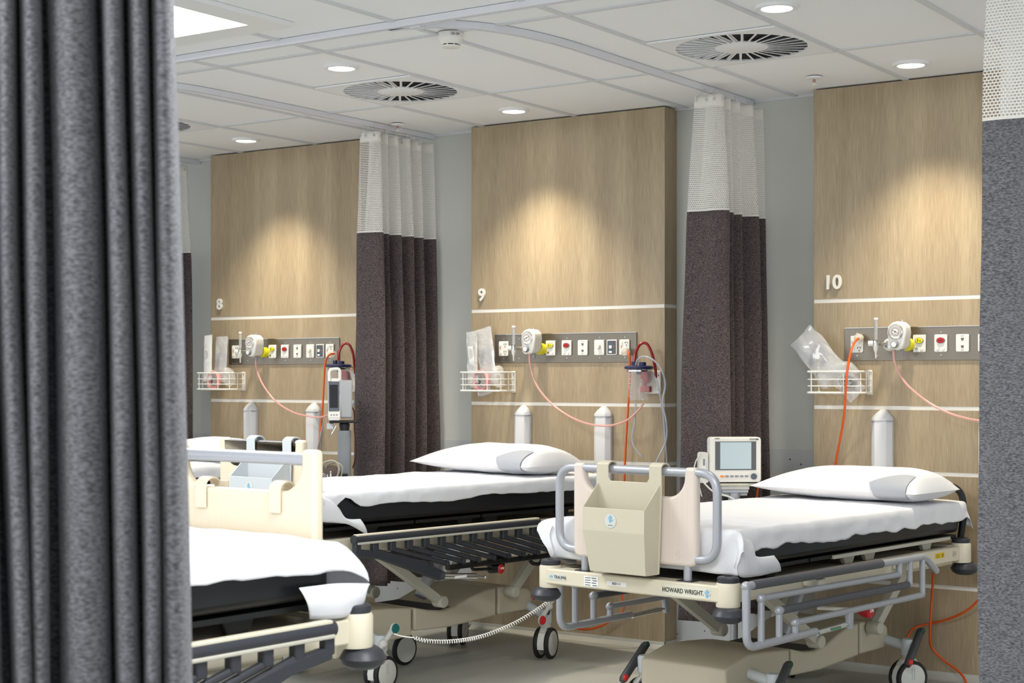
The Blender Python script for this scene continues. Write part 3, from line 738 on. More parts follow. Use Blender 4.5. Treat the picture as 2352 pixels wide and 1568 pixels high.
# suction canisters, red hose, red wall bracket
def canister(p, label, arms=True):
    t = thing('suction_canister', label, 'suction canister', (p.x, p.y, p.z), 0, 'suction canisters')
    CAN = M('clear_canister', (222, 220, 220), .08, alpha=.24, coat=.6)
    MB().lathe([(.048, -.162), (.050, -.155), (.060, -.01), (.060, 0)], CAN, n=36, cap=False).lathe([(0, -.162), (.048, -.162)], CAN, n=36, cap=False).build('canister_body', t)
    MB().lathe([(0, .010), (.058, .010), (.066, .008), (.073, .004), (.073, -.005), (.064, -.008), (0, -.008)], NAVY, n=40, cap=False).build('lid', t)
    MB().lathe([(.018, .01), (.018, .026), (.012, .028)], NAVY, n=20, c=(.028, -.01, 0)).build('lid_port', t)
    MB().lathe([(.014, .01), (.014, .03), (.009, .034)], NAVY, n=20, c=(-.026, .0, 0)).build('lid_port', t)
    MB().lathe([(.014, -.008), (.014, -.03), (.01, -.034)], NAVY, n=18).build('filter', t)
    b = MB()
    for k in range(11):
        z = -.035-k*.011; r = .060+(z+.01)*.069+.0006
        for q in range(2 if k % 2 else 4):
            a = -PI/2-.5+.07*q; b.box((0, 0, 0), (.0045, .0006, .0014), PAPER, Matrix.Translation((r*math.cos(a), r*math.sin(a), z)) @ Matrix.Rotation(a+PI/2, 4, 'Z'))
    b.build('volume_scale', t)
    MB().tube([(.0, .055, -.01), (.0, .12, -.01)], .008, CHROME).lathe([(.062, -.012), (.064, -.012), (.064, -.02), (.062, -.02)], CHROME, n=36).build('holder_ring', t)
    return t
c9 = Vector((BAY[9]+1.131, 6.95, 1.42)); canister(c9, 'clear suction canister with navy lid hanging in bay 9')
c8 = at(778, 840, Y=6.95); canister(c8, 'clear suction canister with navy lid behind the vital signs unit in bay 8')
def bracket(n):
    t = thing('canister_bracket', 'white wall plate with red bracket at the right of panel %d' % n, 'wall bracket', (BAY[n]+1.142, YP, 1.347), 0, 'red canister brackets')
    MB().rbox((.0, -.007, 0), (.092, .014, .118), .006, WHITE, axis='Y').build('wall_plate', t, bevel=.003)
    MB().rbox((-.035, -.028, .04), (.04, .03, .045), .004, RED, axis='Y').rbox((-.03, -.03, -.035), (.05, .03, .03), .004, RED, axis='Y').box((-.042, -.022, 0), (.014, .02, .07), RED).tube([(-.02, -.03, .01), (-.02, -.05, .01)], .014, RED).build('red_clamp', t, bevel=.002)
    for z in (.035, -.038): MB().lathe([(0, -.003), (.004, -.003), (.004, 0)], GREYS, n=10, axis='Y', c=(.034, -.014, z), cap=False).build('screw', t)
bracket(8); bracket(9)
wire('red_suction_hose', 'glossy red hose looping above the canister of bay 9', 'hose', [c9+Vector((-.026, 0, .03)), c9+Vector((-.024, .01, .075)), c9+Vector((-.008, .03, .118)), c9+Vector((.02, .045, .12)), c9+Vector((.042, .06, .07)), c9+Vector((.052, .075, .0)), c9+Vector((.05, .085, -.05))], .0075, REDC, 'red suction hoses')
wire('red_suction_hose', 'glossy red hose looping above the canister of bay 8', 'hose', [c8+Vector((-.005, 0, .03)), c8+Vector((-.004, .01, .085)), c8+Vector((.012, .03, .125)), c8+Vector((.04, .045, .12)), c8+Vector((.056, .06, .07)), c8+Vector((.055, .075, .0)), c8+Vector((.05, .085, -.05))], .0075, REDC, 'red suction hoses')
wire('patient_tubing', 'clear tube curving over the bay 9 canister and down to the bed', 'tubing', pxs([(1460, 838, 6.94), (1465, 826, 6.93), (1478, 818, 6.92), (1500, 826, 6.91), (1520, 850, 6.92), (1528, 885, 6.93), (1522, 925, 6.93), (1530, 968, 6.93), (1530, 1010, 6.93), (1510, 1055, 6.9), (1500, 1085, 6.9)]), .0048, CLEAR, 'clear patient tubes')
wire('patient_tubing', 'clear tube hanging straight down from the bay 9 wall bracket', 'tubing', pxs([(1500, 858, 6.98), (1510, 880, 6.98), (1518, 920, 6.99), (1524, 960, 7.0), (1528, 1010, 7.0), (1532, 1075, 7.0)]), .0045, CLEAR, 'clear patient tubes')
wire('patient_tubing', 'thin clear tube dangling under the bay 9 canister', 'tubing', pxs([(1460, 922, 6.94), (1459, 945, 6.94), (1457, 975, 6.94), (1452, 1000, 6.94), (1456, 1025, 6.94), (1473, 1048, 6.94)]), .0042, CLEAR, 'clear patient tubes')
wire('patient_tubing', 'clear tube running down beside the bay 8 canister', 'tubing', pxs([(800, 848, 6.95), (815, 862, 6.96), (825, 885, 6.97), (818, 910, 6.98), (806, 945, 6.99), (800, 1000, 7.0)]), .0042, CLEAR, 'clear patient tubes')

# ------------------------------------------------------------------ beds
def caster(t, x, y, ang, pedal, dz=0):
    T = Matrix.Translation((x, y, 0)) @ Matrix.Rotation(ang, 4, 'Z')
    h = MB().lathe([(.026, .150), (.026, .178), (.022, .20)], HUB if pedal != 'dark' else LINK, n=22, T=T)
    h.prism([(-.045, .10), (-.05, .135), (-.03, .155), (.03, .155), (.05, .135), (.045, .10)], .03, HUB, T=T, axis='X')
    o = h.build('caster', t, bevel=.003)
    for sx in (-1, 1):
        w = MB(); c = (sx*.0285, 0, .075)
        w.lathe([(.062, -.0105), (.072, -.0105), (.0755, -.006), (.0755, .006), (.072, .0105), (.062, .0105)], TYRE, n=36, axis='X', c=c, T=T)
        w.lathe([(0, -.0125), (.058, -.0115), (.0635, -.009), (.0635, .009), (.058, .0115), (0, .0125)], HUB, n=36, axis='X', c=c, T=T, cap=False)
        for k, zz_ in ((-.006, 0), (.006, 0)): w.box((c[0]+sx*.0128, k, .095), (.0008, .0012, .05), GREYS, T)
        w.build('wheel', o)
    # bridge between the two wheels
    MB().prism([(.071*math.cos(a), .075+.072*math.sin(a)) for a in [R(-20+k*22) for k in range(11)]], .034, WHITE, T=T, axis='X').build('wheel_guard', o)
    if pedal:
        a0 = Vector((x+(.035 if x > 0 else -.035), y+.045, .268+dz)); a1 = Vector((x+(.045 if x > 0 else -.045), y-.085, .150+dz))
        if pedal == 'light':
            p = MB().tube([a0, (a0+a1)/2, a1], [.013, .010, .013], HUB, n=12).ball(tuple((a0+a1)/2), (.02, .02, .02), HUB).build('brake_pedal', t)
            for q, m in ((a0, GREENB), (a1, REDB)):
                MB().lathe([(0, .008), (.019, .008), (.022, .003), (.022, -.004)], m, n=22, axis='X', c=(q.x+.010, q.y, q.z)).lathe([(.0, -.006), (.025, -.006), (.025, -.001), (.0225, .001)], HUB, n=22, axis='X', c=(q.x+.010, q.y, q.z)).build('pedal_button', p)
        else:
            p = MB().tube([a0+(a0-a1)*.08, a0, a1, a1-(a0-a1)*.08], [.012, .0175, .0175, .012], M('dark_pedal', (62, 64, 66), .4), n=14).build('brake_pedal', t)
            for q, m in ((a0, M('deep_green', (32, 66, 54), .45)), (a1, REDB)): MB().ball((q.x+.012, q.y, q.z+.006), (.009, .016, .014), m).build('pedal_pad', p)
        MB().tube([(x, y, .19), ((a0+a1)/2)], .012, DARK).build('pedal_shaft', p)
    return o

def board_outline(hw, z0, z1, zm, pw, r=.075, ro=.012):
    pts = []
    def arc(cx, cz, rr, a0, a1, n=7):
        for k in range(n+1):
            a = R(a0+(a1-a0)*k/n); pts.append((cx+rr*math.cos(a), cz+rr*math.sin(a)))
    arc(-hw+.03, z0+.03, .03, 180, 270); arc(hw-.03, z0+.03, .03, 270, 360)
    arc(hw-ro, z1-ro, ro, 0, 90, 4); arc(hw-pw+ro, z1-ro, ro, 90, 180, 4)
    arc(hw-pw-r, zm+r, r, 360, 270); arc(-hw+pw+r, zm+r, r, 270, 180)
    arc(-hw+pw-ro, z1-ro, ro, 0, 90, 4); arc(-hw+ro, z1-ro, ro, 90, 180, 4)
    return pts

def scissor(t, x, a, b_, w=.05, th=.035, z=0):
    a = Vector(a); b_ = Vector(b_); d = (b_-a); n = Vector((-d.y, d.x)).normalized()*w/2
    MB().prism([(a+n)[:], (b_+n*.8)[:], (b_-n*.8)[:], (a-n)[:]], th, LINK, axis='X', c=(x, 0, 0)).lathe([(0, -.032), (.025, -.032), (.028, -.026), (.028, .026), (.025, .032), (0, .032)], LINK, n=24, axis='X', c=(x, b_.x, b_.y), cap=False).build('lift_arm', t, bevel=.004)

def bed(label, P, psi, lift, style, base_dz=0., bdx=0.):
    t = thing('hospital_bed', label, 'hospital bed', (P[0], P[1], 0), R(psi), 'wheeled trauma beds')
    L = lift; cr = CREAM
    # foot and head cross beams
    for y, nm in ((0, 'foot_beam'), (1.835, 'head_beam')):
        zz0, zz1 = .572+L, .632+L
        pts = []
        for sx in (1, -1):
            for k in range(9):
                a = R(-90+180*k/8); 
                pts.append((sx*(.412)+math.cos(a)*.042*sx, y+math.sin(a)*.042*sx))
        b = MB().prism(pts, zz1-zz0, cr, axis='Z', c=(0, 0, (zz0+zz1)/2))
        fb = b.build(nm, t, bevel=.006)
        for sx in (-1, 1):
            MB().lathe([(0, 0), (.043, 0), (.044, .004), (.044, .078), (.040, .086), (0, .086)], cr, n=26, c=(sx*.412, y, .556+L), cap=False).build('beam_end', fb)
            MB().lathe([(.038, 0), (.039, .004), (.039, .018), (.034, .022), (.015, .022), (.014, .012), (0, .012)], DARK, n=26, c=(sx*.412, y, .641+L), cap=False).build('socket_cap', fb)
            yo = y-.014 if y < 1 else y+.012
            MB().lathe([(0, -.036), (.035, -.034), (.054, -.022), (.060, -.008), (.050, .010), (.036, .020), (0, .022)], DARK, n=30, c=(sx*.424, yo, .536+L), cap=False).build('bumper', fb)
    # deck, main frame
    for sx in (-1, 1):
        MB().box((sx*.408, .92, .598+L), (.04, 1.79, .064), cr).box((sx*.40, 1.0, .562+L), (.03, 1.5, .02), BASEM).build('side_beam', t, bevel=.006)
    MB().box((0, .95, .60+L), (.76, 1.80, .045), BASEM).build('under_frame', t, bevel=.004)
    b = MB(); yy = [.08, .60, 1.02, 1.85]
    for k in range(3): b.box((0, (yy[k]+yy[k+1])/2, .668+L), (.77, yy[k+1]-yy[k]-.012, .014), BLACKP)
    b.build('mattress_deck', t)
    for y in (.35, .93, 1.10, 1.6):
        for sx in (-1, 1):
            MB().prism([(y-.055, .668+L), (y+.055, .668+L), (y+.03, .625+L), (y-.03, .625+L)], .02, LINK if y > .9 and style == 'silver' else BLACKP, axis='X', c=(sx*.36, 0, 0)).build('deck_bracket', t, bevel=.003)
    if style == 'silver':
        for sx in (-1, 1): MB().box((sx*.385, 1.27, .665+L), (.02, 1.0, .014), LINK).build('deck_rail', t)
    m = MB().rbox((0, .965, .75+L), (.80, 1.81, .13), .05, BLACK, axis='Z', n=5)
    m.build('mattress', t, bevel=.022, seg=3)
    # base
    dz = base_dz
    P3 = [[(.30, .13), (.30, .262), (.33, .272), (.46, .300), (.60, .296), (.757, .284), (.757, .180), (.60, .170)],
          [(.772, .175), (.772, .283), (.86, .262), (.95, .252), (1.04, .262), (1.14, .295), (1.23, .318), (1.312, .325), (1.312, .186), (1.0, .168)],
          [(1.327, .19), (1.327, .325), (1.42, .322), (1.53, .300), (1.565, .280), (1.575, .215), (1.535, .19)]]
    for q in P3:
        MB().prism([(y, z+dz*(1 if q is not P3[0] or z > .2 else .3)) for y, z in q], .40, BASEM, axis='X').build('base_cover', t, bevel=.010, seg=3)
    MB().box((0, .93, .225+dz), (.36, 1.2, .07), DARK).build('base_chassis', t)
    for y in (.47, 1.55):
        b = MB().tube([(-.305, y, .205), (-.2, y, .225+dz*.5), (.2, y, .225+dz*.5), (.305, y, .205)], .022, GREYP, n=12)
        for sx in (-1, 1): b.lathe([(.03, .172), (.03, .232), (.024, .24)], GREYP, n=20, c=(sx*.305, y, 0))
        b.build('axle_arm', t)
    pd = 'dark' if style == 'silver' else 'light'
    caster(t, .305, .47, R(8), pd); caster(t, -.305, .47, R(-20), pd)
    caster(t, .305, 1.55, R(20 if style != 'silver' else -28), pd, .05 if style != 'silver' else 0); caster(t, -.305, 1.55, R(30), pd, .05 if style != 'silver' else 0)
    scissor(t, .235, (.42, .585+L), (.90, .302+dz)); scissor(t, -.235, (.42, .585+L), (.90, .302+dz))
    scissor(t, .235, (1.72, .585+L), (1.385, .300+dz)); scissor(t, -.235, (1.72, .585+L), (1.385, .300+dz))
    MB().tube([(0, .55, .15), (.02, .85, .19+dz)], .02, GREYS).tube([(0, .45, .135), (0, .56, .152)], .012, CHROME).build('actuator', t)
    MB().tube([(.05, 1.15, .58+L), (.05, .95, .30+dz)], .03, SILVER).build('lift_column', t)
    # fifth wheel
    w = MB().prism([(.90, .075), (.91, .17+dz), (.99, .17+dz), (.98, .075)], .03, LINK, axis='X', c=(-.09, 0, 0))
    w.lathe([(0, -.012), (.060, -.012), (.064, -.012), (.075, -.006), (.075, .006), (.064, .012), (0, .012)], TYRE, n=32, axis='X', c=(-.06, .95, .075), cap=False).lathe([(0, .0135), (.06, .0135)], HUB, n=32, axis='X', c=(-.06, .95, .075), cap=False)
    w.build('steering_wheel', t)
    # foot board
    bm = CREAM2 if style == 'silver' else CREAM4 
    fbz = .36+.685+L
    o = MB().prism(board_outline(.285, .685+L, fbz, .935+L, .052), .036, bm, axis='Y', c=(bdx, .0, 0)).build('footboard', t, bevel=.015, seg=3)
    zt = 1.026+L
    if style == 'silver':
        h = .366; lo = .712+L
        path = bend([(0, 0, zt), (h, 0, zt), (h, 0, lo), (.0, 0, lo)], .075, 8); path2 = [(-p[0], p[1], p[2]) for p in path]
        MB().tube(path, .0165, SILVER, n=16).tube(path2, .0165, SILVER, n=16).build('board_tube', t)
    else:
        MB().tube([(bdx-.26, 0, zt-.006), (bdx+.26, 0, zt-.006)], .017, SILVER, n=16).build('board_tube', t)
    for sx in (-1, 1): MB().tube([(bdx+sx*.238, .0, .63+L), (bdx+sx*.238, .0, .72+L)], .0155, SILVER, n=16).box((bdx+sx*.238, 0, .6335+L), (.065, .05, .004), DARK).build('board_post', t)
    # head push handles
    if style == 'silver':
        for sx in (-1, 1): MB().tube(bend([(sx*.385, 1.885, .645+L), (sx*.405, 1.885, .78+L), (sx*.395, 1.875, .875+L), (sx*.30, 1.86, .90+L)], .05), .015, BLACKP, n=12).build('push_handle', t)
    # side rails
    if style == 'silver':
        for x, dy, dzr in ((.50, 0, 0), (-.50, .18, -.055)):
            tp = lambda pts: [(x, y+dy, z+dzr+L) for y, z in pts]
            r = .0125
            b = MB().tube(bend(tp([(-.018, .642), (-.018, .42), (.45, .424)]), .055, 6), .0150, SILVER, n=14)
            b.tube(bend(tp([(-.018, .638), (1.317, .630), (1.425, .560)]), .03, 4), .0145, SILVER, n=14)
            for pts in ([(.075, .586), (1.10, .576)], [(.195, .529), (1.19, .527)], [(.305, .473), (1.30, .473)]): b.tube(tp(pts), r, SILVER, n=12)
            for y, z0, z1 in ((.078, .42, .586), (.197, .42, .529), (.308, .42, .473), (1.10, .630, .577), (1.19, .630, .53), (1.30, .630, .475)): b.tube(tp([(y, z0), (y, z1)]), .0125, SILVER, n=12)
            for y, z in ((-.018, .638), (.078, .586), (.197, .529), (.308, .473)): b.ball((x, y+dy, z+dzr+L), (.0175, .02, .0175), SILVER)
            rl = b.build('side_rail', t)
            MB().tube(tp([(.02, .638), (.95, .6325)]), .0172, GRIP, n=16).build('rail_grip', rl)
            MB().tube(tp([(.215, .529), (1.17, .527)]), .0150, GRIP, n=16).build('rail_grip', rl)
            MB().prism([(.678+dy, .478+L+dzr), (.718+dy, .478+L+dzr), (.715+dy, .402+L+dzr), (.695+dy, .402+L+dzr)], .022, SILVER, axis='X', c=(x, 0, 0)).build('rail_bracket', rl, bevel=.003)
            MB().tube(tp([(.46, .418), (.66, .423)]), .0115, CHROME, n=14).tube(tp([(.66, .423), (.70, .424)]), .006, CHROME).build('gas_spring', rl)
            MB().box((x+(.0118 if x > 0 else -.0118), .58+dy, .4215+L+dzr), (.001, .075, .011), M('green_label', (96, 140, 116), .5)).build('spring_label', rl)
            for y in (.5, 1.2): MB().box((x*.93, y+dy, .60+L+dzr*.6), (.07, .05, .03), LINK).build('rail_mount', rl, bevel=.004)
    else:
        for x in (.485, -.485):
            s_ = 1 if x > 0 else -1; z = lambda v: v+L
            b = MB().tube([(x, .155, z(.628)), (x, 1.30, z(.628))], .0195, DARK, n=18)
            rl = b.build('side_rail', t)
            MB().box((x, .73, z(.6435)), (.026, 1.13, .012), CREAM if style == 'slat' else SILVER).box((x+s_*.0175, .73, z(.612)), (.008, 1.13, .010), LINK).build('rail_cap_strip', rl, bevel=.003)
            for i in range(12):
                y = .174+.0990*i
                MB().box((x, y, z(.591)), (.025, .033, .050), DARK).build('rail_knuckle', rl, bevel=.005)
                if i: MB().tube([(x, y+.0, z(.574)), (x, y+.32, z(.487))], .0112, DARK, n=12).tube([(x-.016, y+.32, z(.487)), (x+.016, y+.32, z(.487))], .0125, DARK, n=14).build('rail_rod', rl)
            MB().prism([(.165, z(.585)), (.165, z(.555)), (.30, z(.535)), (.64, z(.415)), (.70, z(.42)), (.70, z(.44)), (.55, z(.51)), (.32, z(.568)), (.20, z(.585))], .026, DARK, axis='X', c=(x, 0, 0)).build('rail_arm', rl, bevel=.006)
            MB().box((x-s_*.02, 1.13, z(.462)), (.03, .82, .022), BLACKP).build('rail_lower_bar', rl, bevel=.006)
            MB().tube([(x+s_*.012, .665, z(.432)), (x+s_*.012, .87, z(.412))], .0150, CHROME, n=16).tube([(x+s_*.012, .87, z(.412)), (x+s_*.012, .925, z(.404))], .006, CHROME).ball((x+s_*.012, .93, z(.403)), (.009, .009, .009), CHROME).build('gas_spring', rl)
            MB().box((x+s_*.0272, .76, z(.4225)), (.001, .075, .010), PAPER, Matrix.Identity(4)).build('spring_label', rl)
    # CPR release
    if style == 'silver':
        cp = MB().tube([(.30, .80, .455+L), (.40, .86, .452+L), (.47, .865, .452+L)], .008, WHITE).build('release_lever', t)
        MB().lathe([(.018, -.045), (.024, -.03), (.027, 0), (.020, .006), (0, .006)], RED, n=22, axis='X', c=(.50, .865, .452+L)).build('red_knob', cp)
        text('CPR', .016, PAPER, 'knob_lettering', cp, (.5068, .865, .455+L), (PI/2, 0, PI/2), offset=.0004)
    else:
        cp = MB().tube(bend([(.44, .90, .485+L), (.44, .90, .435+L), (.46, 1.03, .43+L)], .02), .007, BLACKP).tube([(.46, 1.00, .43+L), (.46, 1.06, .428+L)], .019, BLACKP, n=16).box((.40, 1.10, .46+L), (.05, .07, .06), BLACKP).build('release_lever', t)
        MB().lathe([(.019, -.01), (.022, 0), (.017, .006), (0, .006)], RED, n=22, axis='X', c=(.478, 1.055, .428+L)).build('red_knob', cp)
        text('CPR', .013, PAPER, 'knob_lettering', cp, (.4848, 1.055, .431+L), (PI/2, 0, PI/2), offset=.0004)
        MB().tube(bend([(.42, 1.30, .47+L), (.44, 1.30, .43+L), (.44, 1.36, .42+L), (.44, 1.38, .45+L)], .02), .009, BLACKP).build('accessory_hook', t)
        MB().tube([(.20, 1.6, .50+L), (.34, 1.6, .50+L)], .026, LINK, n=20).build('frame_tube', t)
    return t

b10 = bed('cream trauma bed in front of panel 10 with silver folded side rail', (-2.97, 5.16), -7.1, 0., 'silver')
b9 = bed('cream trauma bed in the middle with black slatted side rail', (-4.80, 5.036), -9., .065, 'slat', .035, .075)
b8 = bed('bed in front of panel 8, mostly hidden behind the left curtain', (-6.86, 5.10), -6., .06, 'slat', .035)
fg = bed('blurred near bed at the lower left with its footboard towards the wall', (-2.99, 3.107), 176., .14, 'slat', .035)
# lettering and stickers on bed 10
fbm = [c for c in b10.children if c.name.startswith('foot_beam')][0]
yf = -.0428
MB().rbox((.265, yf, .601), (.20, .0012, .040), .003, M('sticker_cream', (220, 218, 200), .5), axis='Y').build('maker_sticker', fbm)
text('HOWARD WRIGHT.', .0235, INK, 'lettering', fbm, (.247, yf-.0012, .600), offset=.0003, sx=.86)
b = MB(); hand(b, (.352, .601), .034, BLUE, yf-.0012); b.build('hand_emblem', fbm)
MB().rbox((-.345, yf, .602), (.085, .0012, .022), .003, BLUE2, axis='Y').build('model_sticker', fbm)
text('M9', .016, BLUE, 'lettering', fbm, (-.372, yf-.0012, .602), sx=.8)
text('TRAUMA', .0175, INK, 'lettering', fbm, (-.328, yf-.0012, .602), sx=.85)
MB().box((-.176, yf, .600), (.068, .0012, .038), PAPER).build('record_sticker', fbm)
b = MB()
for k in range(4): b.box((-.192, yf-.001, .613-.009*k), (.026, .0005, .0022), INK).box((-.162+.004*(k % 2), yf-.001, .613-.009*k), (.022, .0005, .0030), DGREY)
b.build('sticker_writing', fbm)
MB().box((-.055, yf, .601), (.092, .0012, .017), PAPER).build('bed_number_sticker', fbm)
text('BED 11', .0130, INK, 'lettering', fbm, (-.055, yf-.0012, .601))
sb = [c for c in b10.children if c.name.startswith('side_beam')][1]
MB().box((.4287, 1.60, .605), (.001, .085, .022), STICKY).build('yellow_sticker', sb)
text('(!)', .016, INK, 'lettering', sb, (.4295, 1.625, .605), (PI/2, 0, PI/2)); 
b = MB()
for k in range(2): b.box((.4293, 1.583, .609-.008*k), (.0005, .036, .0018), INK)
for k in range(3): b.box((.4293, 1.73, .610-.008*k), (.0005, .018, .0014), INK)
b.box((.4293, 1.748, .602), (.0005, .001, .016), INK).box((.4293, 1.748, .602), (.0005, .008, .001), INK).build('sticker_writing', sb)
# embossed emblem on its footboard
b = MB(); hand(b, (.205, .725), .036, CREAM2, -.0185, .0014); b.build('hand_emblem', b10)

# chart holders over the footboards
def holder(P, psi, lift, label, mat, hook_z, inner=False, y_sign=1, x_shift=0.):
    t = thing('chart_holder', label, 'chart holder', (P[0], P[1], 0), R(psi), 'chart holders hung on footboards')
    L = lift; dzh = hook_z-1.046
    sx = x_shift; yb = -.030
    zt = hook_z-.052+L; zb = .650+L+dzh
    # back plate with grip slot
    pts = [(-.150, zb), (.140, zb), (.152, zt-.05), (.150, hook_z+L), (.095, hook_z+L), (.095, zt+.005), (.085, zt-.010), (-.085, zt-.010), (-.095, zt+.005), (-.095, hook_z+L), (-.150, hook_z+L), (-.152, zt-.05)]
    MB().prism([(x+sx, z) for x, z in pts], .006, mat, c=(0, yb, 0)).build('back_plate', t, bevel=.002)
    for x0, x1 in (((-.165, -.125), (.125, .165)) if inner else ((-.150, -.095), (.095, .150))):
        x = (x0+x1)/2+sx; r = .026; pr = []
        z0 = hook_z+L-.012
        arcp = [(yb, z0)] + [(-.003-.027*math.cos(R(a)), z0+.021*math.sin(R(a))) for a in range(0, 181, 20)] + [(.024, z0-(.06 if inner else .02))]
        vs = []; fs = []
        for i, (y, z) in enumerate(arcp):
            nx = (arcp[min(i+1, len(arcp)-1)][0]-arcp[max(i-1, 0)][0], arcp[min(i+1, len(arcp)-1)][1]-arcp[max(i-1, 0)][1])
            l = math.hypot(*nx) or 1; ny, nz = -nx[1]/l*.003, nx[0]/l*.003
            for xx in (x0+sx, x1+sx): vs += [(xx, y+ny, z+nz), (xx, y-ny, z-nz)]
        for i in range(len(arcp)-1):
            a, c = 4*i, 4*(i+1); fs += [(a, c, c+2, a+2), (a+1, a+3, c+3, c+1), (a, a+1, c+1, c), (a+2, c+2, c+3, a+3)]
        e = 4*(len(arcp)-1); fs += [(0, 2, 3, 1), (e, e+1, e+3, e+2)]
        MB().add(vs, fs, mat).build('hook', t, bevel=.001, seg=1)
    # pocket: front wall, sides, floor
    yf1, yf0 = -.125, -.098; zf = zt-.105; zk = zt-.19
    def P3(x, y, z): return (x+sx, y, z)
    hw = .142; hb = .128
    outer = [P3(-hw, yf1, zf), P3(hw, yf1, zf), P3(hw, yf1, zk), P3(-hw, yf1, zk), P3(-hb, yf0, zb), P3(hb, yf0, zb)]
    vs = outer + [P3(-hw, yb, zt-.015), P3(hw, yb, zt-.015), P3(-hb-.006, yb, zb), P3(hb+.006, yb, zb)]
    fs = [(0, 3, 2, 1), (3, 4, 5, 2), (0, 6, 8, 4, 3), (1, 2, 5, 9, 7), (4, 8, 9, 5)]
    o = MB().add(vs, fs, mat).build('pocket', t, flat=True)
    s = o.modifiers.new('thickness', 'SOLIDIFY'); s.thickness = .004; s.offset = 0; bv = o.modifiers.new('bevel', 'BEVEL'); bv.width = .002
    if not inner:
        d = MB().lathe([(0, -.0008), (.026, -.0008), (.026, 0)], BLUE2, n=30, axis='Y', c=(-.01+sx, yf1-.0022, zf-.045), cap=False)
        bd = d.build('badge', t)
        b = MB(); hand(b, (-.01+sx, zf-.038), .030, BLUE, yf1-.0034); b.box((-.01+sx, yf1-.0034, zf-.061), (.022, .0006, .002), DGREY); b.build('hand_emblem', bd)
    return t
holder((-2.97, 5.16), -7.1, 0., 'cream chart holder hung on the footboard of the right bed', CREAM3, 1.046, x_shift=-.008)
holder((-4.80, 5.036), -9., .065, 'pale grey chart holder hung on the footboard of the middle bed', GREYP, 1.046, x_shift=.155)
holder((-2.99, 3.107), 176., .14, 'cream chart holder hooked over the near blurred footboard, seen from behind', CREAM4, .950, inner=True, x_shift=.0)

